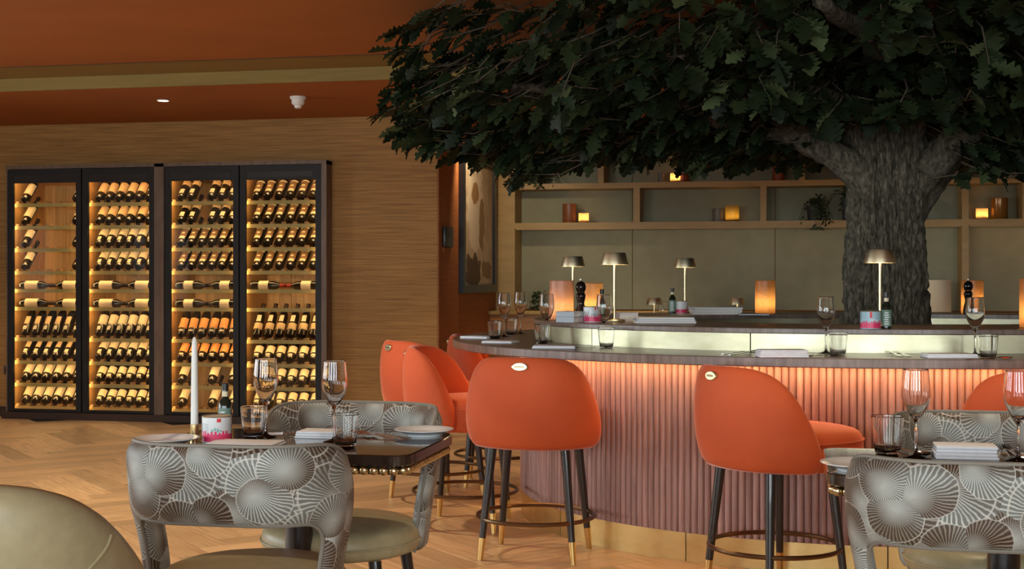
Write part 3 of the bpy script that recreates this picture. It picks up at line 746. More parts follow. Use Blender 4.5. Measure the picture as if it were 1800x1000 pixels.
# low cupboards below
cw = (xe - xs(868)) / 8
for k in range(8):
    a = xs(868) + cw * k
    u = thing('low_cupboard', 'oak low cupboard, %s from left, below the sage shelving' % (ordn + ['seventh', 'eighth'])[k], 'cupboard', (a + cw / 2, 12.85, 0), 0, 'low cupboards')
    obj('body', G().box(-cw / 2 + .002, cw / 2 - .002, .02, .29, .06, .89), 'lowcab', u, smooth=False)
    for s in (-1, 1):
        dr = obj('door', G().rbox(*sorted((s * .004, s * (cw / 2 - .004))), 0, .02, .08, .88, .003), 'lowcab', u)
        obj('knob', G().lathe([(0, 0), (.008, 0), (.012, .012), (0, .02)], 10, Matrix.Translation((s * .05, 0, .6)) @ Matrix.Rotation(R(90), 4, 'X')), 'brass', dr)
o = obj('sideboard_top', G().rbox(xs(868), xe, 12.82, 13.14, .89, .925, .004), 'shelfwood'); tag(o, 'long pale oak top over the low cupboards below shelving', 'worktop')

# things on the shelves -----------------------------------------------------
YI = YP + .14
def shelf_pt(px, zt, Y=YI): q = PY(px, 400, Y); return Vector((q.x, Y, zt))
def votive(loc, label, mat='votive', r=.045, h=.10):
    t = thing('candle_votive', label, 'candle', loc, 0, 'lit candle glasses')
    obj('glass_cup', G().lathe([(0, .002), (r * .94, .002), (r, .008)] + [(r, .008 + (h - .008) * k / 4) for k in range(1, 5)], 20), mat, t)
    c = obj('tealight', G().lathe([(0, .01), (r * .7, .01), (r * .7, .03), (0, .03)], 16), 'wax', t)
    obj('flame', G().lathe([(0, .033), (.007, .042), (.008, .05), (.004, .064), (0, .074)], 10), 'flame', c)
def vase(loc, label, mat, r, h, kind='cyl'):
    t = thing('vase', label, 'vase', loc, 0)
    pr = [(0, 0), (r * .95, 0), (r, .006), (r, h), (r - .006, h), (r - .006, .012), (0, .012)] if kind == 'cyl' else \
         [(0, 0), (r * .8, 0), (r, .02), (r * .85, h * .5), (r * .6, h * .9), (r * .62, h), (r * .5, h), (r * .5, h * .9), (0, .03)]
    b = obj('vessel', G().lathe(pr, 24), mat, t)
    obj('rim', G().torus(r - .003 if kind == 'cyl' else r * .56, .004, h, 24, 6), mat, t)
vase(shelf_pt(1001, zl1), 'rust-brown cylinder vase on lower shelf beside a lit candle', 'brownvase', .07, .19)
votive(shelf_pt(1026, zl1, YI - .05), 'glowing orange candle cube on lower shelf beside brown vase', h=.095, r=.052)
votive(shelf_pt(1187, zu1), 'glowing candle on the upper shelf below the leaves', h=.095, r=.05)
vase(shelf_pt(1200, zu1, YI + .08), 'dark red low jar behind the upper shelf candle', 'redvase', .06, .10)
vase(shelf_pt(1162, zu1), 'small clear grey glass left of the upper shelf candle', 'greyvase', .03, .10)
votive(shelf_pt(1287, zl1), 'gold-tinted candle glass on the middle of lower shelf', 'votivegold', .066, .155)
vase(shelf_pt(1262, zl1, YI + .05), 'grey cylinder vase left of the gold candle glass', 'greyvase', .055, .13)
vase(shelf_pt(1368, zu1), 'tall rust-red tapered vase on upper shelf near the tree', 'redvase', .06, .30, 'taper')
votive(shelf_pt(1726, zl1), 'glowing candle on right-hand shelf left of amber vase', h=.105, r=.055)
vase(shelf_pt(1757, zl1), 'amber cylinder vase on the right-hand shelf', 'ambervase', .075, .20)
vase(shelf_pt(1612, zl1), 'dark low jar half hidden behind the right trunk edge', 'greyvase', .05, .16)
def plant(loc, label, n, L, droop, potr=.07, poth=.12, seed=1):
    rnd = random.Random(seed)
    t = thing('potted_plant', label, 'plant', loc)
    obj('pot', G().lathe([(0, 0), (potr * .8, 0), (potr, poth), (potr - .008, poth), (potr - .012, poth - .02), (0, poth - .02)], 20), 'pot', t)
    for k in range(n):
        az = rnd.uniform(0, 2 * pi); l = L * rnd.uniform(.6, 1.1); up = rnd.uniform(.02, .14)
        pts = []
        for i in range(7):
            s = i / 6
            pts.append(Vector((cos(az) * l * s * .8, sin(az) * l * s * .45 - .02, poth + up * sin(s * pi) - droop * s * s * rnd.uniform(.8, 1.1))))
        g = G().tube(pts, .002, 4)
        for i in range(1, 7):
            for sd in (-1, 1):
                d = (pts[i] - pts[i - 1]).normalized(); sidev = d.cross(Vector((0, 0, 1))).normalized() * sd
                tip = pts[i] + sidev * .055 + d * .02 + Vector((0, 0, rnd.uniform(-.02, .01)))
                mid = (pts[i] + tip) / 2
                g.add([pts[i], mid + d * .014 + Vector((0, 0, .004)), tip, mid - d * .014 + Vector((0, 0, .004)), mid + Vector((0, 0, -.002))], [(0, 1, 4), (1, 2, 4), (2, 3, 4), (3, 0, 4)])
        obj('frond', g, 'plantleaf', t)
plant(shelf_pt(1432, zl1, YI - .05), 'dark trailing plant in black pot on lower shelf left of trunk', 18, .27, .20, .08, .15, 3)
plant(shelf_pt(1490, zl1, YI - .03), 'bushy dark fern tucked behind the left trunk edge', 14, .28, .10, .06, .2, 4)
plant(shelf_pt(945, zu1, YI - .06), 'dark trailing plant at the left end of upper shelf', 18, .30, .16, .07, .14, 5)
plant(Vector((xs(955), 12.98, .925)), 'tiny green potted sprig on the oak sideboard top', 9, .12, .02, .035, .06, 6)
# things on the sideboard behind the tree
def drum(loc, label):
    t = thing('drum_shade', label, 'lamp shade', loc)
    obj('drum', G().lathe([(0, .004), (.115, 0), (.12, .006), (.12, .30), (.114, .30), (.114, .01), (0, .01)], 32), 'shadecloth', t)
    obj('rim', G().torus(.117, .004, .30, 32, 6), 'shadecloth', t)
drum(Vector((xs(1645), 12.98, .925)), 'pale cloth drum shade behind the trunk on the oak sideboard top')

# two small round tables beyond the bar
def far_table(u, d, label):
    p = W(u, d)
    t = thing('round_side_table', label, 'table', p)
    obj('table_top', G().lathe([(0, .70), (.32, .70), (.34, .71), (.34, .725), (.33, .73), (0, .73)], 40), 'tabletop', t)
    obj('column', G().lathe([(.05, .02), (.04, .1), (.04, .70)], 20), 'blackmetal', t)
    obj('foot', G().lathe([(0, 0), (.26, 0), (.26, .012), (.05, .025), (0, .025)], 32), 'blackmetal', t)
far_table((1150 - HX) / F * 11.6, 11.6, 'round dark table beyond the bar under a small brass lamp')
far_table((1296 - HX) / F * 11.6, 11.6, 'second round dark table beyond the bar behind the magazines')

# ================================================================== THE BAR
BC = W(2.06, 7.25)
ZCT, ZLG = .92, 1.024
def ring_geo(ao, bo, ai, bi, z0, z1, seg=160, t0=0, t1=2 * pi, n=2.15, bev=0.0):
    g = G(); full = abs(t1 - t0 - 2 * pi) < 1e-6
    m = seg if full else seg + 1
    prof_n = 4 if not bev else 6
    for i in range(m):
        t = t0 + (t1 - t0) * i / seg
        xo, yo = sq_pt(t, ao, bo, n); xi, yi = sq_pt(t, ai, bi, n)
        if not bev: pts = [(xo, yo, z0), (xo, yo, z1), (xi, yi, z1), (xi, yi, z0)]
        else:
            xb_, yb_ = sq_pt(t, ao - bev, bo - bev, n)
            pts = [(xb_, yb_, z0), (xo, yo, z0 + bev), (xo, yo, z1 - bev), (xb_, yb_, z1), (xi, yi, z1), (xi, yi, z0)]
        g.v += pts
    for i in range(seg):
        j = (i + 1) % m
        for k in range(prof_n):
            k2 = (k + 1) % prof_n
            g.f.append((i * prof_n + k, j * prof_n + k, j * prof_n + k2, i * prof_n + k2))
    if not full:
        g.f.append(tuple(range(prof_n))); g.f.append(tuple(range((m - 1) * prof_n, m * prof_n))[::-1])
    return g
BA, BB = 2.0, 1.72
bar = thing('bar_counter', 'oval bar with mauve fluted front, brass plinth and glowing strip', 'bar', BC, TH)
obj('carcass', ring_geo(BA - .012, BB - .012, 1.42, 1.0, 0, .88), 'plinthwood', bar)
NPL = 14
for k in range(NPL):
    obj('plinth_panel', ring_geo(BA + .012, BB + .012, BA - .012, BB - .012, 0, .125, 14, 2 * pi * k / NPL + .0012, 2 * pi * (k + 1) / NPL - .0012), 'plinthbrass', bar)
obj('led_strip', ring_geo(BA + .085, BB + .085, BA + .055, BB + .055, .8735, .8795), 'led', bar)
# ribs, equally spaced along the front
ts = np.linspace(0, 2 * pi, 6001)
pp = np.array([sq_pt(t, BA, BB) for t in ts]); seglen = np.hypot(*np.diff(pp, axis=0).T); acc = np.concatenate([[0], np.cumsum(seglen)])
NR = int(acc[-1] / .031)
rib_v = [(.0155 * sin(a), -.0165 * cos(a)) for a in np.linspace(-pi / 2, pi / 2, 7)]
def rib_geo():
    g = G(); n = len(rib_v)
    for z in (.125, .875): g.v += [(x, y, z) for x, y in rib_v]
    for i in range(n - 1): g.f.append((i, i + 1, n + i + 1, n + i))
    g.f.append((0, n, 2 * n - 1, n - 1)); g.f.append(tuple(range(n))[::-1]); g.f.append(tuple(range(n, 2 * n)))
    return g
rib_me = rib_geo().mesh('rib', True, 60); rib_me.materials.append(M['rib'])
places = []
for k in range(NR):
    s = acc[-1] * k / NR; i = min(np.searchsorted(acc, s), 5999); t = ts[i]
    x, y = np.interp(s, acc, pp[:, 0]), np.interp(s, acc, pp[:, 1])
    i0, i1 = max(i - 3, 0), min(i + 3, 6000)
    dx, dy = pp[i1] - pp[i0]
    places.append((x, y, atan2(dy, dx)))
def rib_seen(p):                       # ribs whose face is turned to the room's front
    return p[1] - .25 * p[0]
places.sort(key=rib_seen)
back = G(); rg = rib_geo()
for k, (x, y, a) in enumerate(places):
    mt = Matrix.Translation((x, y, 0)) @ Matrix.Rotation(a, 4, 'Z')
    if k < 215:
        o = bpy.data.objects.new('rib', rib_me); COL.objects.link(o); o.parent = bar; o.matrix_local = mt
    else: back.add(rg.v, rg.f, mt)
o = obj('back_ribs', back, 'rib', bar, angle=60); o['kind'] = 'stuff'
ct = thing('bar_countertop', 'long curved walnut bar countertop laid with places', 'worktop', BC, TH)
obj('counter_slab', ring_geo(2.38, 1.95, 1.42, 1.0, .88, ZCT, 200, bev=.004), 'countertop', ct)
lg = thing('bar_ledge', 'raised oval bar ledge with pale brass front around the tree', 'ledge', BC, TH)
NRS = 12
for k in range(NRS):
    obj('riser_panel', ring_geo(1.915, 1.525, 1.885, 1.495, ZCT, ZLG - .024, 16, 2 * pi * k / NRS + .0015, 2 * pi * (k + 1) / NRS - .0015), 'riser', lg)
obj('ledge_board', ring_geo(1.94, 1.55, 1.34, .91, ZLG - .024, ZLG, 180, bev=.003), 'countertop', lg)
obj('inner_trim', ring_geo(1.40, .97, 1.36, .93, ZLG - .075, ZLG - .024), 'riser', lg)
obj('inner_skirt', ring_geo(1.41, .98, 1.395, .965, .02, ZLG - .075), 'dark', lg)
# planter that holds the tree, inside the ring
t = thing('tree_planter', 'dark round planter inside the bar ring holding the oak', 'planter', BC)
obj('tub', G().lathe([(0, 0), (.62, 0), (.66, .5), (.62, .5), (.6, .44), (0, .44)], 40), 'plinthwood', t)
obj('earth', G().lathe([(0, .46), (.4, .455), (.6, .445), (.6, .43), (0, .43)], 40), 'soil', t)

# ================================================================== THE OAK
tree = thing('oak_tree', 'large oak with rough bark and dark canopy rising from the bar', 'tree', BC, TH)
def trunk():
    g = G(); NA, NZ = 240, 320; zb, zt = .40, 2.45
    rz = [(.40, .27), (.9, .235), (1.05, .225), (1.2, .213), (1.36, .20), (1.6, .185), (1.8, .185), (1.95, .205), (2.1, .19), (2.3, .15), (2.5, .12)]
    zs_, rs_ = zip(*rz)
    for i in range(NZ + 1):
        z = zb + (zt - zb) * i / NZ
        r0 = np.interp(z, zs_, rs_)
        cx = .02 * sin(z * 2.1) - .045 + .02 * max(0, z - 1.2); cy = .02 * cos(z * 1.7)
        for k in range(NA):
            a = 2 * pi * k / NA
            q = Vector((cos(a) * 3.2, sin(a) * 3.2, z * 1.1))
            lump = noise.noise(q * .55 + Vector((3, 1, 7))) * .028
            q2 = Vector((cos(a) * 7.0, sin(a) * 7.0, z * 3.0))
            w = noise.noise(q2 * .6) * .8
            ridge = abs(noise.noise(Vector((cos(a) * 8 + w, sin(a) * 8, z * 2.0)))) 
            fine = noise.noise(Vector((cos(a) * 22, sin(a) * 22, z * 12)))
            rb = abs(noise.noise(Vector((cos(a) * 15 + 4 + 2 * w, sin(a) * 15, z * 6.5))))
            vd = noise.voronoi(Vector((cos(a) * 5.5 + .5 * w, sin(a) * 5.5, z * 4.2)))[0]
            plate_ = min(1.0, (vd[1] - vd[0]) * 3.5)
            r = r0 + lump + .026 * plate_ - .018 - .032 * max(0, 1 - ridge * 3.0) - .016 * max(0, 1 - rb * 3.4) + .014 + .010 * fine
            g.v.append((cx + r * cos(a), cy + r * sin(a), z))
    for i in range(NZ):
        for k in range(NA):
            k2 = (k + 1) % NA
            g.f.append((i * NA + k, i * NA + k2, (i + 1) * NA + k2, (i + 1) * NA + k))
    g.f.append(tuple(range(NZ * NA, NZ * NA + NA)))
    return g
obj('trunk', trunk(), 'bark', tree, angle=None)
def limb(p0, p1, p2, p3, r0, r1, name='limb', mat='bark', seg=18, n=26, amp=.016):
    pts, rad = [], []
    for i in range(n + 1):
        s = i / n; b = 1 - s
        pts.append(Vector(p0) * b ** 3 + Vector(p1) * 3 * b * b * s + Vector(p2) * 3 * b * s * s + Vector(p3) * s ** 3
                   + Vector((noise.noise(Vector((s * 4, p3[0], 1))), noise.noise(Vector((s * 4, p3[1], 5))), noise.noise(Vector((s * 4, p3[0], 9))))) * .05 * s)
        rad.append(r0 + (r1 - r0) * s ** .8)
    g = G().tube(pts, rad, seg)
    for i, v in enumerate(g.v):
        k = i // seg
        if k > n: continue
        c = pts[k]; d = Vector(v) - c
        e = 1 + amp / max(rad[k], .01) * (abs(noise.noise(Vector(v) * 14)) * -1.6 + .4) + .15 * noise.noise(Vector(v) * 5)
        g.v[i] = tuple(c + d * e)
    obj(name, g, mat, tree, angle=None)
    return pts
lp = []
lp.append(limb((-.06, -.04, 1.70), (-.30, -.10, 1.92), (-.50, -.15, 2.00), (-1.15, -.2, 2.16), .115, .045))
lp.append(limb((.06, -.04, 1.72), (.28, -.10, 1.98), (.50, -.2, 2.15), (1.0, -.3, 2.38), .115, .045))
lp.append(limb((.08, .06, 1.55), (.26, .14, 1.78), (.38, .2, 1.95), (.9, .5, 2.25), .10, .04))
lp.append(limb((0, .04, 2.1), (-.15, .3, 2.3), (-.4, .7, 2.35), (-1.0, 1.1, 2.4), .10, .03))
lp.append(limb((0, -.04, 2.15), (-.1, -.3, 2.35), (-.3, -.8, 2.42), (-.7, -1.4, 2.45), .10, .03))
lp.append(limb((.02, -.04, 2.15), (.15, -.3, 2.4), (.4, -.8, 2.45), (.9, -1.4, 2.5), .09, .03))
lp.append(limb((-.9, -.2, 2.10), (-1.3, -.2, 2.2), (-1.8, -.1, 2.3), (-2.3, .05, 2.28), .05, .015, 'branch', 'bark', 12, 18, .006))
lp.append(limb((-.5, -.15, 2.02), (-.7, -.5, 2.12), (-.85, -.7, 2.2), (-1.3, -1.0, 2.3), .04, .012, 'branch', 'twig', 10, 16, .004))
lp.append(limb((.0, -.12, 2.05), (-.2, -.3, 2.18), (-.45, -.45, 2.16), (-.75, -.6, 2.24), .045, .014, 'branch', 'twig', 10, 16, .004))
lp.append(limb((.3, -.12, 2.05), (.45, -.3, 2.15), (.55, -.4, 2.28), (.9, -.55, 2.30), .035, .01, 'branch', 'twig', 10, 16, .004))
lp.append(limb((.6, -.2, 2.2), (.9, -.3, 2.3), (1.3, -.3, 2.3), (2.0, -.2, 2.3), .05, .015, 'branch', 'bark', 12, 18, .006))
limb_pts = [p for q in lp for p in q]

# leaves: one oak leaf outline, folded along its rib
LT = [0, .06, .13, .19, .25, .31, .38, .44, .52, .58, .66, .73, .80, .87, .94, 1.0]
LWd = [.010, .02, .085, .14, .065, .15, .25, .11, .24, .31, .13, .26, .22, .10, .11, .0]
def leaf_base():
    v, f = [], []
    for t, w in zip(LT, LWd):
        zc = -.12 * t * t
        v += [(-w, t, zc + w * .28), (0, t, zc), (w, t, zc + w * .28)]
    for i in range(len(LT) - 1):
        a = i * 3
        f += [(a, a + 1, a + 4, a + 3), (a + 1, a + 2, a + 5, a + 4)]
    return np.array(v), f
lv, lf = leaf_base()
rnd = random.Random(11)
def low_surface(r, az):
    n1 = noise.noise(Vector((cos(az) * r * 1.1, sin(az) * r * 1.1, 3.3)))
    return 1.97 + .15 * n1 + (.10 if r < .9 else 0) + .05 * max(0, sin(az)) + max(0, r - 2.3) * .28
leaf_tr = []; twigs = G()
def add_cluster(c, outward, size=1.0):
    """a twig with alternating leaves"""
    d = Vector((outward.x + rnd.uniform(-.5, .5), outward.y + rnd.uniform(-.5, .5), rnd.uniform(-.75, .15))).normalized()
    L = rnd.uniform(.16, .30) * size
    base = c - d * L
    twigs.tube([base - Vector((outward.x * .12, outward.y * .12, -.06)), base, c], [.006, .004, .002], 4)
    n = rnd.randint(6, 9)
    for k in range(n):
        s = (k + .5) / n
        p = base + d * (L * (.25 + .8 * s))
        sidev = d.cross(Vector((0, 0, 1)))
        sidev = sidev.normalized() if sidev.length > 1e-3 else Vector((1, 0, 0))
        sg = 1 if k % 2 else -1
        ld = (d * rnd.uniform(.4, 1.0) + sidev * sg * rnd.uniform(.3, 1.0) * (1 - s * .5) + Vector((0, 0, rnd.uniform(-.75, .2)))).normalized()
        up = (Vector((0, 0, 1)) + Vector((rnd.uniform(-.8, .8), rnd.uniform(-.8, .8), 0)) + outward * rnd.uniform(-.1, .7)).normalized()
        xax = ld.cross(up).normalized(); zax = xax.cross(ld)
        leaf_tr.append((p, xax, ld, zax, rnd.uniform(.095, .165) * size))
NCL = 1500
made = 0
while made < NCL:
    az = rnd.uniform(0, 2 * pi); r = 2.72 * sqrt(rnd.uniform(.015, 1))
    x, y = cos(az) * r, sin(az) * r * .80
    edge = 1 + .06 * noise.noise(Vector((cos(az) * 3, sin(az) * 3, 8)))
    x *= edge; y *= edge
    zl = low_surface(r, az); zh = 2.66 - (.10 if y > .9 else 0) - max(0, r - 2.35) * .35
    if zh <= zl: continue
    s = rnd.random(); z = zl + (zh - zl) * (s ** 1.5)
    if r < .5 and z < 2.25: continue
    d_ = 7.25 + y; py = HY - (z - CH) / d_ * F
    if abs((2.06 + x) / d_ * F + HX - 1565) < 95 and y < .2 and py > 205: continue      # the fork of the trunk is bare
    add_cluster(Vector((x, y, z)), Vector((cos(az), sin(az), 0)))
    made += 1
# a few low sprays that hang beneath the canopy
for (x, y, z) in ((-2.05, -.1, 1.80), (-2.0, .05, 1.86), (-2.12, -.2, 1.88), (-2.28, .1, 2.0), (-1.02, -.1, 1.86), (-.95, 0, 1.92), (-1.1, .05, 1.94), (-.88, -.2, 1.98), (-.7, -.15, 1.95),
                  (.42, -.35, 1.80), (.5, -.3, 1.84), (.36, -.4, 1.9), (.62, -.3, 1.82), (.75, -.3, 1.90), (.9, -.25, 1.88), (.55, -.2, 1.95), (.68, -.35, 1.78), (.82, -.3, 1.80), (.6, -.4, 1.88), (1.0, -.3, 1.84),
                  (-2.5, -.1, 2.03), (-2.56, 0, 2.02), (-2.45, .1, 2.08), (-2.62, 0, 2.05), (-2.55, -.15, 1.98), (-2.68, .1, 2.15), (-2.5, .1, 2.02), (-1.85, 0, 1.88), (-2.7, -.1, 2.25), (-2.6, -.2, 2.35)):
    for q in range(2): add_cluster(Vector((x + rnd.uniform(-.05, .05), y + rnd.uniform(-.08, .08), z)), Vector((x, y, 0)).normalized())
# nearest leaves in view become parts of their own, the rest one mass
def leaf_seen(t):
    p = t[0]; u, d = 2.06 + p.x, 7.25 + p.y
    px, py = HX + u / d * F, HY - (p.z - CH) / d * F
    ins = -20 < px < 1820 and 0 < py < 360
    return (t[4] / d if ins else 0) + (0.02 if ins and (px < 800 or py > 240) and y < 1 else 0)
leaf_tr.sort(key=lambda t: -leaf_seen(t))
lme = bpy.data.meshes.new('leaf'); lme.from_pydata([tuple(p) for p in lv], [], lf); lme.shade_smooth(); lme.materials.append(M['leaf'])
for (p, xa_, ya_, za_, sc) in leaf_tr[:290]:
    o = bpy.data.objects.new('leaf', lme); COL.objects.link(o); o.parent = tree
    o.matrix_local = Matrix(((xa_.x * sc, ya_.x * sc, za_.x * sc, p.x), (xa_.y * sc, ya_.y * sc, za_.y * sc, p.y), (xa_.z * sc, ya_.z * sc, za_.z * sc, p.z), (0, 0, 0, 1)))
rest = leaf_tr[290:]
AX = np.array([[list(a), list(b), list(c)] for (_, a, b, c, _) in rest]); PO = np.array([list(t[0]) for t in rest]); SCL = np.array([t[4] for t in rest])
allv = np.einsum('vk,nkj->nvj', lv, AX) * SCL[:, None, None] + PO[:, None, :]
nv = len(lv); lfa = np.array(lf)
me = bpy.data.meshes.new('foliage')
faces = (lfa[None] + (np.arange(len(rest)) * nv)[:, None, None]).reshape(-1, 4)
me.vertices.add(len(rest) * nv); me.vertices.foreach_set('co', allv.astype(np.float32).ravel())
me.loops.add(faces.size); me.loops.foreach_set('vertex_index', faces.astype(np.int32).ravel())
me.polygons.add(len(faces)); me.polygons.foreach_set('loop_start', np.arange(0, faces.size, 4, dtype=np.int32))
me.update(calc_edges=True); me.validate(); me.shade_smooth(); me.materials.append(M['leaf'])
o = bpy.data.objects.new('foliage', me); COL.objects.link(o); o.parent = tree; o['kind'] = 'stuff'
o = obj('twigs', twigs, 'twig', tree, angle=None); o['kind'] = 'stuff'

# ================================================================== BAR STOOLS
def make_stool(label):
    t = thing('bar_stool', label, 'bar stool', (0, 0, 0), 0, 'orange bar stools')
    g = G(); NA = 44; AM = R(91)
    fr_o = [0, .05, .18, .42, .70, .88, .96, 1.0]; ra_o = [.258, .280, .302, .313, .308, .293, .280, .262]
    fr_i = [.985, .93, .75, .45, .2]; ra_i = [.243, .236, .230, .226, .224]
    sec = len(fr_o) + len(fr_i)
    for i in range(NA + 1):
        a = -AM + 2 * AM * i / NA; da = abs(math.degrees(a))
        h = max(.905 - .215 * (da / 84) ** 4, .60)
        k = 1 if da < 84 else 1 - (da - 84) / 7 * .05
        for fr, ra in zip(fr_o + fr_i, ra_o + ra_i):
            z = .487 + (h - .487) * fr
            lean = .022 * (z - .6) / .3 * max(0, cos(a))
            e = ra * k if ra > .25 else ra
            x, y = sq_pt(a - pi / 2, e * 1.0, e * .98 + lean, 2.25)
            g.v.append((x, y, z))
    for i in range(NA):
        for k in range(sec):
            k2 = (k + 1) % sec
            g.f.append((i * sec + k, (i + 1) * sec + k, (i + 1) * sec + k2, i * sec + k2))
    g.f.append(tuple(range(sec))); g.f.append(tuple(range(NA * sec, NA * sec + sec))[::-1])
    obj('backrest', g, 'velvet', t, subsurf=1, angle=None)
    # seat
    g = G(); prof = [(0, .486), (.88, .486), (.97, .492), (1.0, .51), (1.015, .56), (1.01, .60), (.985, .625), (.92, .643), (.7, .655), (.4, .66), (0, .662)]
    seg = 44; rows = []
    for r, z in prof:
        if r == 0: rows.append([len(g.v)]); g.v.append((0, .07, z))
        else:
            rows.append(list(range(len(g.v), len(g.v) + seg)))
            for k in range(seg):
                x, y = sq_pt(2 * pi * k / seg, .252 * r, .285 * r, 2.4); g.v.append((x, y + .07, z))
    for a, b in zip(rows, rows[1:]):
        for k in range(seg):
            k2 = (k + 1) % seg
            if len(a) == 1: g.f.append((a[0], b[k2], b[k]))
            elif len(b) == 1: g.f.append((a[k], a[k2], b[0]))
            else: g.f.append((a[k], a[k2], b[k2], b[k]))
    st = obj('seat', g, 'velvet', t, subsurf=1, angle=None)
    obj('piping', G().tube([(*[c for c in sq_pt(2 * pi * k / 60, .2565, .2895, 2.4)], .603) for k in range(61)], .0035, 6, False, Matrix.Translation((0, .07, 0))), 'velvet', st)
    for sx in (-1, 1):
        for sy in (-1, 1):
            a = Vector((sx * .165, sy * .145, .49)); b = Vector((sx * .21, sy * .185, 0))
            m_ = a.lerp(b, .80)
            lo = obj('leg', G().tube([a, m_], [.0215, .0155], 14), 'blackmetal', t)
            obj('ferrule', G().tube([m_, b], [.0160, .0125], 14), 'goldtip', lo)
    obj('foot_ring', G().torus(.262, .0095, .178, 56, 8), 'brassdark', t)
    # oval badge on the outer back
    y = -.318
    mt = Matrix.Translation((0, -.302, .862)) @ Matrix.Rotation(R(82), 4, 'X')
    bd = obj('badge', G().lathe([(0, 0), (.036, 0), (.036, .006), (.032, .009), (0, .009)], 28, mt, 1.0, .5), 'badge', t)
    g = G()
    for k in range(7): g.box(-.021 + k * .006, -.0175 + k * .006, -.004, .004, .0088, .0098, mt)
    obj('embossing', g, 'brassdark', bd, smooth=False)
    return t
ST = [
    (.107, 6.02, 14, 'orange velvet bar stool seen squarely from behind, brass badge facing camera'),
    (1.05, 5.34, 64, 'orange velvet bar stool turned sideways before fluted bar, its seat showing right'),
    (1.98, 5.13, 2, 'orange velvet bar stool at right edge, half hidden behind patterned chair'),
    (-.235, 6.74, 100, 'orange velvet bar stool showing its glowing inner seat, second stool from left'),
    (-.42, 7.50, 58, 'leftmost orange velvet bar stool nearest the wine wall, outer back showing'),
    (-.085, 8.15, 92, 'farthest orange velvet bar stool, mostly hidden behind the counter end'),
]
s0 = make_stool(ST[0][3])
for i, (u, d, phi, lbl) in enumerate(ST):
    o = s0 if i == 0 else dup(s0, lbl)
    o.location = W(u, d); o.rotation_euler = (0, 0, face(phi))

# ================================================================== DINING CHAIRS
def make_chair(label):
    t = thing('dining_chair', label, 'chair', (0, 0, 0), 0, 'fan-patterned dining chairs')
    hw, rc, yb = .262, .17, -.245                     # half width, corner radius, back line of the mid surface
    sb_ = hw - rc; sa = rc * pi / 2
    def plan(s):
        sg = math.copysign(1, s); q = abs(s)
        if q <= sb_: return Vector((s, yb, 0)), Vector((0, -1, 0))
        if q <= sb_ + sa:
            a = (q - sb_) / rc
            return Vector((sg * (sb_ + rc * sin(a)), yb + rc - rc * cos(a), 0)), Vector((sg * sin(a), -cos(a), 0))
        return Vector((sg * hw, yb + rc + (q - sb_ - sa), 0)), Vector((sg, 0, 0))
    se = sb_ + sa + .06                               # outer arch half length
    zt, zb, zf = .82, .62, .37
    def curve(half, top, rad, foot, n_leg, n_arc, n_top):
        pts = [(-half, foot + (top - rad - foot) * i / n_leg) for i in range(n_leg)]
        pts += [(-half + rad - rad * cos(pi / 2 * i / n_arc), top - rad + rad * sin(pi / 2 * i / n_arc)) for i in range(n_arc)]
        pts += [(-(half - rad) + 2 * (half - rad) * i / n_top, top) for i in range(n_top)]
        pts += [(half - rad + rad * sin(pi / 2 * i / n_arc), top - rad + rad * cos(pi / 2 * i / n_arc)) for i in range(n_arc)]
        pts += [(half, top - rad - (top - rad - foot) * i / n_leg) for i in range(n_leg + 1)]
        return pts
    oc = curve(se, zt, .17, zf, 8, 10, 24); ic = curve(se - .125, zb, .07, zf, 8, 10, 24)
    g = G(); g.uv = []; n = len(oc); m = 7
    def put(s, z, off):
        p, nn = plan(s); lean = .05 * (z - .5) / .3
        if off < .03: pass
        q = p + nn * (off + max(0, lean) * .5) 
        taper = 1 - .10 * max(0, (.62 - z) / .25) * min(1, abs(s) / .3)
        return (q.x * taper, q.y, z)
    for L, sgn in ((0, 1), (1, -1)):
        for i in range(n):
            for k in range(m + 1):
                w = k / m
                s = ic[i][0] * (1 - w) + oc[i][0] * w; z = ic[i][1] * (1 - w) + oc[i][1] * w
                e = min(w, 1 - w); th = .024 * (min(1, e / .12) ** .5 if e < .12 else 1) * .8 + .005
                g.v.append(put(s, z, sgn * th)); g.uv.append((s, z))
    def ix(L, i, k): return L * n * (m + 1) + i * (m + 1) + k
    for i in range(n - 1):
        for k in range(m):
            g.f.append((ix(0, i, k), ix(0, i + 1, k), ix(0, i + 1, k + 1), ix(0, i, k + 1)))
            g.f.append((ix(1, i, k), ix(1, i, k + 1), ix(1, i + 1, k + 1), ix(1, i + 1, k)))
        for k in (0, m): g.f.append((ix(0, i, k), ix(1, i, k), ix(1, i + 1, k), ix(0, i + 1, k)))
    for i in (0, n - 1):
        for k in range(m): g.f.append((ix(0, i, k), ix(0, i, k + 1), ix(1, i, k + 1), ix(1, i, k)))
    bk = obj('backrest', g, 'fan', t, subsurf=1, angle=None)
    # piping along the two edges
    for c, off in ((oc, 0), (ic, 0)):
        obj('piping', G().tube([put(s, z, off) for s, z in c], .0055, 6), 'leather' if 0 else 'fanpipe', bk)
    prof = [(0, .372), (.86, .372), (.96, .380), (1.0, .40), (1.0, .43), (.97, .452), (.88, .468), (.6, .478), (.3, .481), (0, .482)]
    g = G().lathe([(r * .255, z) for r, z in prof], 44, Matrix.Translation((0, .0, 0)), 1.0, 1.02)
    st = obj('seat', g, 'leather', t, subsurf=1, angle=None)
    obj('seat_piping', G().torus(.2555, .004, .415, 56, 6, 1, 1.02), 'leather', st)
    for sx in (-1, 1):
        for sy in (-1, 1):
            obj('leg', G().tube([(sx * .16, sy * .16, .375), (sx * .205, sy * .205, 0)], [.021, .012], 12), 'blackmetal', t)
    return t
M['fanpipe'] = pbr('fan_piping', (0.22, 0.195, 0.155), 0.6)
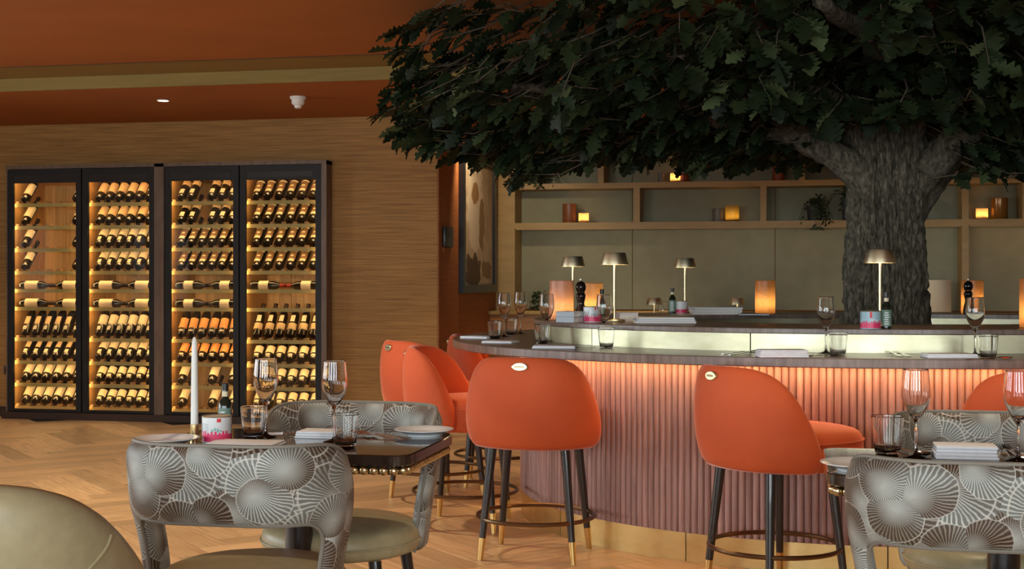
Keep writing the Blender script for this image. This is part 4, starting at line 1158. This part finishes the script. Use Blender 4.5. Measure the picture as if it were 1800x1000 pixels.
CHS = [
    (-.70, 3.62, 11.6, 'fan-patterned dining chair with back to camera at left table'),
    (-.545, 4.285, 180 + 11.6, 'fan-patterned dining chair on the far side of left table, tucked under'),
    (1.13, 3.30, 11.6, 'fan-patterned dining chair with back to camera at right table'),
    (1.42, 3.95, 180 + 11.6, 'fan-patterned dining chair on the far side of right table'),
]
c0 = make_chair(CHS[0][3])
for i, (u, d, phi, lbl) in enumerate(CHS):
    o = c0 if i == 0 else dup(c0, lbl)
    o.location = W(u, d); o.rotation_euler = (0, 0, face(phi))

# ================================================================== DINING TABLES
ZT = .75
def rrect(hx, hy, r, n=6):
    pts = []
    for cx, cy, a0 in ((hx - r, hy - r, 0), (-hx + r, hy - r, 90), (-hx + r, -hy + r, 180), (hx - r, -hy + r, 270)):
        pts += [(cx + r * cos(R(a0 + 90 * i / n)), cy + r * sin(R(a0 + 90 * i / n))) for i in range(n + 1)]
    return pts
def slab(g, pts, lev):
    n = len(pts); base = len(g.v)
    cx = 0
    for off, z in lev:
        for i, (x, y) in enumerate(pts):
            l = sqrt(x * x + y * y); hx = max(p[0] for p in pts); hy = max(p[1] for p in pts)
            g.v.append((x * (1 - off / hx), y * (1 - off / hy), z))
    for k in range(len(lev) - 1):
        for i in range(n):
            j = (i + 1) % n
            g.f.append((base + k * n + i, base + k * n + j, base + (k + 1) * n + j, base + (k + 1) * n + i))
    g.f.append(tuple(base + i for i in range(n))[::-1]); g.f.append(tuple(base + (len(lev) - 1) * n + i for i in range(n)))
    return g
bead_me = G().lathe([(0, -.0140), (.0086, -.0112), (.0138, -.0048), (.0138, .0048), (.0086, .0112), (0, .0140)], 12).mesh('bead', True, None); bead_me.materials.append(M['bead'])
def dining_table(loc, hx, hy, label):
    t = thing('dining_table', label, 'table', loc, 0, 'dining tables')
    pts = rrect(hx, hy, .05)
    obj('table_top', slab(G(), pts, [(.004, ZT - .032), (0, ZT - .028), (0, ZT - .003), (.003, ZT)]), 'tabletop', t)
    obj('apron', slab(G(), rrect(hx - .028, hy - .028, .03), [(0, ZT - .058), (0, ZT - .032)]), 'tabletop', t)
    obj('column', G().lathe([(.045, .03), (.042, .08), (.042, ZT - .08), (.10, ZT - .058)], 24), 'blackmetal', t)
    obj('foot', G().lathe([(0, 0), (.25, 0), (.25, .012), (.06, .03), (0, .03)], 36), 'blackmetal', t)
    # bead trim
    bp = rrect(hx - .016, hy - .016, .04, 8); bp.append(bp[0])
    L = [0]
    for a, b in zip(bp, bp[1:]): L.append(L[-1] + sqrt((a[0] - b[0]) ** 2 + (a[1] - b[1]) ** 2))
    nb = int(L[-1] / .0285)
    for k in range(nb):
        s = L[-1] * k / nb
        o = bpy.data.objects.new('bead', bead_me); COL.objects.link(o); o.parent = t
        o.location = (np.interp(s, L, [p[0] for p in bp]), np.interp(s, L, [p[1] for p in bp]), ZT - .045)
def rect_from(near, far_y, x_other):
    pass
pn, pf = Pz(700, 800, ZT), Pz(806, 762, ZT)             # near and far right corners of the left table
xr = (pn.x + pf.x) / 2 + .01
yn, yf = pn.y - .01, pf.y
TL = Vector((xr - .42, (yn + yf) / 2, 0)); THX, THY = .42, (yf - yn) / 2
dining_table(TL, THX, THY, 'dark glossy table with gold bead trim, tall white candle on it')
pn2, pf2 = Pz(1447, 838, ZT), Pz(1452, 783, ZT)         # left side of the right table
xl2 = (pn2.x + pf2.x) / 2
TR = Vector((xl2 + .46, (pn2.y + pf2.y) / 2, 0)); 
dining_table(TR, .46, THY, 'dark glossy bead-trimmed table at right edge before the bar')
print('TABLES', TL, THX, THY, TR, pn2, pf2)

# ================================================================== TABLEWARE
wg_prof = [(0, 0), (.034, 0), (.0345, .0015), (.020, .0045), (.008, .009), (.0045, .016), (.0038, .05), (.0042, .095), (.008, .105), (.020, .121), (.0325, .147), (.0385, .168), (.0390, .185), (.0378, .2), (.0365, .212), (.0350, .228), (.0337, .2405), (.0335, .2425), (.0331, .243), (.0327, .243), (.0324, .2425), (.0325, .2405), (.0338, .228), (.0352, .212), (.0365, .2), (.0377, .185), (.0371, .1685), (.031, .148), (.0185, .1225), (.007, .111), (0, .109)]
wg_me = G().lathe(wg_prof, 36).mesh('wine_glass', True, None); wg_me.materials.append(M['glass'])
tb_prof = [(0, 0), (.026, 0), (.030, .003), (.0330, .016), (.0345, .03), (.0365, .05), (.0388, .075), (.0402, .0905), (.0405, .0932), (.0402, .0942), (.0396, .0946), (.0390, .0942), (.0387, .0930), (.0385, .0905), (.0374, .075), (.0352, .05), (.0333, .031), (.0316, .018), (.028, .009), (0, .0075)]
tb_me = G().lathe(tb_prof, 36).mesh('tumbler', True, None); tb_me.materials.append(M['glass'])
def wglass(loc, label, sc=1.0):
    o = bpy.data.objects.new('wine_glass', wg_me); COL.objects.link(o); o.location = loc; o.scale = (sc, sc, sc)
    tag(o, label, 'wine glass', 'stemmed wine glasses')
def tumbler(loc, label, sc=1.0):
    o = bpy.data.objects.new('tumbler', tb_me); COL.objects.link(o); o.location = loc; o.scale = (sc, sc, sc)
    tag(o, label, 'tumbler', 'water tumblers')
def napkin(loc, rz, sx, sy, h, label, layers=3):
    t = thing('folded_napkin', label, 'napkin', loc, rz, 'folded napkins')
    for k in range(layers):
        z0 = h * k / layers; z1 = h * (k + 1) / layers - .0004
        e = .004 * k
        g = G().rbox(-sx / 2 + random.uniform(0, e), sx / 2 - random.uniform(0, e), -sy / 2 + random.uniform(0, e), sy / 2, z0, z1, min(.003, (z1 - z0) * .45), 3)
        obj('fold', g, 'linen', t)
    return t
def tapered(pts, hw, th):
    """flat bar along pts with half widths hw"""
    g = G(); n = len(pts)
    for (x, z), w in zip(pts, hw):
        g.v += [(x, -w, z - th), (x, w, z - th), (x, w * .8, z + th), (x, -w * .8, z + th)]
    for i in range(n - 1):
        for k in range(4):
            k2 = (k + 1) % 4
            g.f.append((i * 4 + k, i * 4 + k2, i * 4 + 4 + k2, i * 4 + 4 + k))
    g.f.append((0, 1, 2, 3)); g.f.append(((n - 1) * 4 + 3, (n - 1) * 4 + 2, (n - 1) * 4 + 1, (n - 1) * 4))
    return g
def fork(loc, rz, label):
    t = thing('fork', label, 'fork', loc, rz, 'forks')
    obj('handle', tapered([(-.10, .003), (-.08, .003), (-.02, .007), (.02, .010), (.035, .008), (.05, .006)], [.009, .010, .0045, .004, .009, .012], .0013), 'steel', t)
    for k in range(4):
        y = -.009 + k * .006
        obj('tine', G().tube([(.049, y, .006), (.07, y, .008), (.098, y, .014)], [.0022, .002, .0011], 6), 'steel', t)
def knife(loc, rz, label):
    t = thing('knife', label, 'knife', loc, rz, 'table knives')
    obj('handle', tapered([(-.11, .005), (-.09, .005), (-.01, .005), (0, .005)], [.006, .009, .007, .006], .0035), 'steel', t)
    obj('blade', tapered([(0, .005), (.02, .005), (.09, .005), (.115, .005)], [.006, .010, .010, .002], .001), 'steel', t)
def spoon(loc, rz, label):
    t = thing('spoon', label, 'spoon', loc, rz, 'spoons')
    obj('handle', tapered([(-.10, .003), (-.06, .004), (.02, .009), (.05, .006)], [.009, .007, .004, .004], .0013), 'steel', t)
    obj('bowl', G().lathe([(0, .0), (.5, .0015), (.85, .005), (1, .009), (.95, .0095), (.8, .006), (0, .002)], 20, Matrix.Translation((.075, 0, 0.0005)) @ Matrix.Diagonal((.032, .021, 1, 1))), 'steel', t)
def plate(loc, r, label):
    t = thing('dinner_plate', label, 'plate', loc, 0, 'white plates')
    obj('plate_body', G().lathe([(0, .004), (r * .5, .004), (r * .52, 0), (r * .58, 0), (r * .62, .006), (r * .95, .017), (r, .019), (r, .021), (r * .94, .0205), (r * .66, .012), (r * .6, .009), (0, .0085)], 48), 'china', t)
    obj('foot_ring', G().torus(r * .55, .002, .002, 40, 6), 'china', t)
def oil_bottle(loc, label, rz=0):
    t = thing('oil_bottle', label, 'bottle', loc, rz, 'small oil bottles')
    obj('bottle_body', G().lathe([(0, 0), (.019, 0), (.0215, .003), (.0215, .088), (.018, .102), (.0095, .114), (.0085, .145), (0, .145)], 22), 'oilglass', t)
    obj('bottle_cap', G().lathe([(.0105, .138), (.0105, .158), (.009, .16), (0, .16)], 18), 'cap', t)
    lb = obj('paper_label', G().patch(.0217, .012, .082, R(-90 - 75), R(-90 + 75), 10), 'oillabel', t)
    g = G()
    for k in range(6): g.patch(.0224, .02 + k * .0095, .024 + k * .0095, R(-90 - 30 + (k % 2) * 8), R(-90 + 34 - (k % 3) * 7), 5, .0003)
    obj('label_print', g, 'tinwhite', lb)
    obj('neck_band', G().patch(.0098, .118, .134, R(-160), R(-20), 6), 'papermark', t)
def tin(loc, label, rz=0, red_center=False):
    t = thing('sugar_tin', label, 'tin', loc, rz, 'printed round tins')
    r, h = .0435, .078
    obj('can', G().lathe([(0, 0), (r - .002, 0), (r, .002), (r, h - .003), (r - .002, h - .002), (0, h - .004)], 32), 'tinwhite' if not red_center else 'tinblue', t)
    obj('lid', G().torus(r - .0012, .0022, h - .001, 32, 6), 'tinlid', t)
    bt = obj('pink_band', G().patch(r + .0001, .004, .026, 0, 2 * pi, 40, .0004), 'tinpink', t)
    g = G()
    for k in range(9):
        a = R(-150 + k * 15); g.patch(r + .0003, .022, .030 + .006 * abs(sin(k * 2.1)), a, a + R(9), 3, .0004)
    obj('band_crest', g, 'tinpink', bt)
    g = G()
    for k in range(5): g.patch(r + .0003, .034 + .003 * sin(k * 2.0), .041 + .004 * sin(k * 1.3), R(-88 + k * 11), R(-80 + k * 11), 3, .0005)
    obj('script_print', g, 'tinteal' if not red_center else 'tinwhite', t)
    if red_center: obj('red_seal', G().patch(r + .0003, .048, .074, R(-97), R(-83), 3, .0005), 'tinred', t)
    else:
        obj('red_seal', G().patch(r + .0003, .062, .073, R(-66), R(-50), 3, .0005), 'tinred', t)
        g = G().patch(r + .0003, .012, .058, R(-140), R(-134), 3, .0005)
        for k in range(6): g.patch(r + .0003, .03 + k * .005, .032 + k * .005, R(-125), R(-100), 4, .0004)
        obj('small_print', g, 'bookgrey', t)
def lamp(loc, label, sc=1.0, power=2.0):
    t = thing('table_lamp', label, 'lamp', loc, 0, 'cordless brass table lamps')
    t.scale = (sc, sc, sc)
    obj('base', G().lathe([(0, 0), (.052, 0), (.054, .003), (.054, .010), (.050, .014), (.012, .016), (0, .016)], 32), 'lampbrass', t)
    obj('stem', G().lathe([(.0075, .014), (.0065, .03), (.0065, .295), (.012, .300), (.016, .306)], 16), 'lampbrass', t)
    sh = obj('shade', G().lathe([(.0690, .287), (.0700, .287), (.0700, .290), (.0575, .338), (.0545, .346), (0, .347), (0, .345), (.053, .344), (.0565, .336), (.0685, .290)], 40), 'lampbrass', t)
    obj('diffuser', G().lathe([(0, .300), (.060, .300), (.060, .303), (0, .303)], 28), 'lampglow', t)
def lantern(loc, label, mat='lantern', r=.0615, h=.205):
    t = thing('candle_lantern', label, 'lantern', loc, 0, 'amber candle lanterns')
    obj('cylinder_shade', G().lathe([(0, .002), (r * .97, .002), (r, .006)] + [(r, .006 + (h - .006) * k / 6) for k in range(1, 7)], 32), mat, t)
    obj('rim', G().torus(r - .0015, .0022, h, 32, 6), mat, t)
    c = obj('candle', G().lathe([(0, .009), (.02, .009), (.02, .045), (0, .043)], 16), 'wax', t)
    obj('flame', G().lathe([(0, .047), (.007, .055), (.008, .063), (.004, .078), (0, .09)], 10), 'flame', c)
def mill(loc, label):
    t = thing('pepper_mill', label, 'pepper mill', loc, 0, 'black pepper mills')
    obj('mill_body', G().lathe([(0, 0), (.029, 0), (.030, .012), (.0285, .03), (.027, .045), (.019, .078), (.0185, .09), (.025, .118), (.026, .128), (.020, .140), (.019, .145), (.0, .145)], 28), 'millblack', t)
    obj('mill_head', G().lathe([(.018, .146), (.023, .150), (.0275, .165), (.0275, .178), (.022, .194), (.010, .202), (0, .203)], 28), 'millblack', t)
    obj('finial', G().lathe([(.004, .202), (.007, .208), (.0065, .214), (0, .218)], 14), 'steel', t)
def book(loc, rz, sx, sy, h, cover, label, soft=False):
    t = thing('book', label, 'book', loc, rz, 'books and menus on the ledge')
    c = .0022 if not soft else .0008
    obj('pages', G().box(-sx / 2 + .002, sx / 2 - .004, -sy / 2 + .004, sy / 2 - .004, c, h - c), 'pages', t, smooth=False)
    g = G().rbox(-sx / 2, sx / 2, -sy / 2, sy / 2, 0, c, c * .3, 1).rbox(-sx / 2, sx / 2, -sy / 2, sy / 2, h - c, h, c * .3, 1)
    obj('cover', g, cover, t, smooth=False)
    obj('spine', G().rbox(-sx / 2 - .0015, -sx / 2 + .0015, -sy / 2, sy / 2, 0, h, .0007, 1), cover, t, smooth=False)

# ---- left table
p = Pz(342, 771, ZT)
t = thing('taper_candle', 'tall white unlit taper candle in brass holder on left table', 'candle', p)
obj('holder', G().lathe([(0, 0), (.0130, 0), (.0135, .002), (.0125, .044), (.0105, .046), (0, .044)], 24), 'brass', t)
obj('wax_taper', G().lathe([(0, .042), (.0118, .042), (.0110, .12), (.0095, .24), (.0080, .295), (.005, .308), (0, .313)], 20), 'wax', t)
obj('wick', G().tube([(0, 0, .312), (.001, 0, .319)], .0008, 5), 'cap', t)
tin(Pz(381, 776, ZT), 'round white and pink tin beside the tall candle on left table')
oil_bottle(Pz(396, 762, ZT) , 'dark oil bottle behind the tin on the left table')
tumbler(Pz(445, 767, ZT), 'tumbler glass beside the tin on the left table')
wglass(Pz(467, 768, ZT), 'wine glass next to the tumbler nearest the tin, left table')
wglass(Pz(588, 776, ZT), 'wine glass on left table before the plate, above its tumbler')
tumbler(Pz(607, 784, ZT), 'tumbler glass at the near edge of the left table')
napkin(Pz(562, 768, ZT), 0.02, .13, .10, .022, 'white folded napkin in the middle of the left table')
napkin(Pz(432, 783, ZT), 0.06, .21, .12, .012, 'white folded napkin behind the near chair on left table', 2)
plate(Pz(745, 765, ZT), .093, 'white plate at right end of left table')
plate(Pz(292, 781, ZT), .098, 'white plate at left end of left table beside the candle')
fork(Pz(657, 768, ZT), R(150), 'fork nearest the napkin beside right plate on left table')
fork(Pz(675, 768, ZT), R(158), 'fork nearest the right plate on left table')
knife(Pz(497, 764, ZT), R(25), 'knife behind the wine glass on left table')
# ---- right table
tumbler(Pz(1560, 797, ZT), 'tumbler glass at left end of the right table', 1.12)
wglass(Pz(1610, 805, ZT), 'wine glass behind the napkin at left of right table')
wglass(Pz(1790, 810, ZT), 'wine glass at the right photo edge on right table')
napkin(Pz(1696, 804, ZT), 0.0, .165, .11, .036, 'thick white folded napkin on the right table', 4)
plate(Pz(1512, 826, ZT), .100, 'white plate at left end of right table')
fork(Pz(1782, 797, ZT), R(95), 'fork beside the napkin on right table')
fork(Pz(1770, 797, ZT), R(92), 'second fork right against the napkin on right table')
spoon(Pz(1594, 795, ZT), R(-60), 'spoon between tumbler and wine glass on right table')
t = thing('place_card', 'small white card before the napkin on right table', 'card', Pz(1748, 824, ZT), 0.0)
obj('card', G().box(-.06, .06, -.02, .02, 0, .001), 'linen', t, smooth=False)
obj('card_flap', G().box(-.058, .058, -.018, .018, .0012, .002), 'bookcream', t, smooth=False)
# ---- bar counter
wglass(Pz(1452, 621, ZCT), 'wine glass on the bar left of the tree, by linen napkin')
tumbler(Pz(1473, 624, ZCT), 'tumbler on the bar beside wine glass left of tree')
wglass(Pz(1714, 624, ZCT), 'wine glass on the bar right of the tree')
tumbler(Pz(1737, 629, ZCT), 'tumbler on the bar at far right of the tree')
wglass(Pz(1062, 605, ZCT), 'wine glass on bar in front of the tallest left lamp')
tumbler(Pz(1066, 611, ZCT), 'tumbler on bar in front of the tallest left lamp')
wglass(Pz(961, 600, ZCT), 'wine glass on bar in front of the rose lantern')
tumbler(Pz(953, 604, ZCT), 'tumbler on bar in front of the rose lantern')
wglass(Pz(886, 592, ZCT), 'wine glass leftmost on the bar counter')
wglass(Pz(915, 587, ZCT), 'wine glass second from left on the bar counter')
tumbler(Pz(870, 595, ZCT), 'tumbler leftmost on the bar counter')
tumbler(Pz(899, 588, ZCT), 'tumbler second from left on the bar counter')
napkin(Pz(1374, 627, ZCT), TH, .20, .12, .030, 'thick folded napkin on bar left of the tree', 4)
napkin(Pz(1668, 628, ZCT), TH, .205, .11, .016, 'thin folded napkin on bar right of the tree', 2)
napkin(Pz(975, 611, ZCT), TH - .1, .20, .16, .012, 'folded napkin on bar nearest the rose lantern', 2)
napkin(Pz(880, 602, ZCT), TH - .3, .16, .14, .010, 'folded napkin on bar second from the counter end', 2)
napkin(Pz(845, 594, ZCT), TH - .5, .17, .16, .012, 'folded napkin on bar at the counter left end', 2)
fork(Pz(1300, 622, ZCT), TH + R(35), 'fork on bar left of the thick napkin')
fork(Pz(1309, 623, ZCT), TH + R(40), 'second fork on bar touching the thick napkin side')
fork(Pz(1572, 625, ZCT), TH + R(92), 'fork on bar below the tree, left of the pair')
fork(Pz(1586, 625, ZCT), TH + R(92), 'fork on bar below the tree, right of the pair')
spoon(Pz(1440, 627, ZCT), TH + R(20), 'spoon on bar right of the thick napkin')
knife(Pz(1428, 627, ZCT), TH + R(25), 'knife on bar right of the thick napkin')
spoon(Pz(1737, 632, ZCT) + Vector((0, 0.0, 0)), TH + R(10), 'spoon on bar before the far right tumbler')
knife(Pz(1004, 612, ZCT), TH + R(-5), 'knife on bar beside the napkin nearest rose lantern')
# ---- ledge
lamp(Pz(1080, 566, ZLG), 'tallest left brass lamp on the ledge near the books')
lamp(Pz(1007, 555.5, ZLG), 'brass lamp behind the pepper mill and rose lantern')
lamp(Pz(1204, 550.5, ZLG), 'brass lamp on the far ledge beside small dark bottle')
lamp(Pz(1547, 575, ZLG), 'brass lamp in front of the tree trunk')
lantern(Pz(987, 562, ZLG), 'rose candle lantern left of the black pepper mill', 'lanternrose', .063, .205)
lantern(Pz(1042, 556, ZLG), 'amber candle lantern right of left pepper mill', 'lantern', .058, .19)
lantern(Pz(1345, 551, ZLG), 'amber glowing lantern alone on the far ledge left of tree', 'lantern')
lantern(Pz(1709, 552, ZLG), 'amber lantern behind the right-hand pepper mill', 'lantern', .066, .205)
lantern(Pz(1819, 576, ZLG), 'amber lantern at the right photo edge on near ledge', 'lantern', .064, .215)
mill(Pz(1021, 561, ZLG), 'black pepper mill among the lanterns at left')
mill(Pz(1702, 553, ZLG), 'black pepper mill on far ledge right of the tree')
book(Pz(1003, 566, ZLG), TH + R(60), .12, .10, .027, 'bookgrey', 'grey book lying below the left pepper mill, lower of two')
book(Pz(1003, 566, ZLG) + Vector((0, 0, .0275)), TH + R(60), .115, .10, .026, 'bookgrey', 'grey book lying on the other grey book, left pile')
tin(Pz(1041, 566, ZLG), 'printed tin beside the grey books on left ledge', 0)
oil_bottle(Pz(1058, 561, ZLG), 'dark oil bottle behind wine glass on left ledge')
book(Pz(1102, 564, ZLG), TH + R(5), .10, .14, .045, 'bookpink', 'thick rose book lying behind the tallest left lamp')
for k in range(3):
    book(Pz(1168, 567, ZLG) + Vector((0, 0, k * .0095)), TH + R(1.5 * k - 1), .30 - .012 * k, .16, .009, 'bookblue' if k == 1 else 'bookcream', ['bottom', 'middle', 'topmost'][k] + ' thin menu in the stack right of tallest left lamp', True)
oil_bottle(Pz(1182, 551, ZLG), 'small dark oil bottle on the far ledge')
tin(Pz(1196, 550.8, ZLG), 'pale tin on the far ledge beside far lamp', R(120))
for k in range(3):
    book(Pz(1258, 552, ZLG) + Vector((0, 0, k * .0145)), TH + R(3 * k - 3), .30, .19, .014, ['bookpink', 'bookcream', 'bookgrey'][k], ['bottom', 'middle', 'topmost'][k] + ' magazine in the pile on the far ledge', True)
book(Pz(1325, 553.5, ZLG), TH - R(8), .18, .16, .007, 'bookblue', 'thin blue menu sliding off the far magazine pile', True)
tin(Pz(1530, 578, ZLG), 'round red and blue tin before the tree trunk', 0, True)
oil_bottle(Pz(1558, 578, ZLG), 'dark oil bottle before the tree trunk beside the tin')
# ---- tables beyond the bar
pt = W((1150 - HX) / F * 11.6, 11.6, .73); lamp(pt, 'small distant brass lamp left, on table beyond the bar')
pt2 = W((1296 - HX) / F * 11.6, 11.6, .73); lamp(pt2, 'small distant brass lamp behind the magazine pile')
wglass(W((1166 - HX) / F * 11.45, 11.45, .73) , 'distant wine glass beside the small distant left lamp', 1.3)

# ================================================================== FOREGROUND LEATHER CHAIR
t = thing('leather_chair', 'olive leather round-backed chair cut off at lower left corner', 'chair', W(-1.14, 3.02), face(8))
g = G(); NA = 48; AM = R(112)
fr_o = [0, .1, .3, .55, .78, .9, .96, 1.0]; ra_o = [.245, .275, .300, .315, .317, .308, .295, .272]
fr_i = [.985, .93, .75, .45, .2]; ra_i = [.238, .226, .215, .208, .205]
sec = len(fr_o) + len(fr_i)
def lch(a): return max(.825 - .20 * (abs(math.degrees(a)) / 95) ** 3.0, .50)
def lpt(a, z, e):
    x, y = sq_pt(a - pi / 2, e, e + .03 * (z - .6) / .25 * max(0, cos(a)), 2.2); return (x, y, z)
for i in range(NA + 1):
    a = -AM + 2 * AM * i / NA
    for fr, ra in zip(fr_o + fr_i, ra_o + ra_i): g.v.append(lpt(a, .37 + (lch(a) - .37) * fr, ra))
for i in range(NA):
    for k in range(sec):
        k2 = (k + 1) % sec
        g.f.append((i * sec + k, (i + 1) * sec + k, (i + 1) * sec + k2, i * sec + k2))
g.f.append(tuple(range(sec))); g.f.append(tuple(range(NA * sec, NA * sec + sec))[::-1])
bk = obj('backrest', g, 'leather', t, subsurf=1, angle=None)
for sg in (-1, 1):
    pts = []
    for i in range(25):
        q = i / 24; a = sg * R(72 - 62 * q); z = .69 - .22 * q ** .8
        fr = (z - .37) / (lch(a) - .37); pts.append(lpt(a, z, float(np.interp(fr, fr_o, ra_o)) + .001))
    obj('seam_piping', G().tube(pts, .0035, 6), 'leather', bk)
prof = [(0, .36), (.22, .36), (.245, .37), (.25, .40), (.25, .44), (.24, .462), (.2, .475), (.1, .48), (0, .482)]
obj('seat', G().lathe(prof, 44, Matrix.Translation((0, .03, 0)), 1, 1.08), 'leather', t, subsurf=1, angle=None)
for sx in (-1, 1):
    for sy in (-1, 1): obj('leg', G().tube([(sx * .16, sy * .16, .375), (sx * .205, sy * .205, 0)], [.021, .012], 12), 'blackmetal', t)
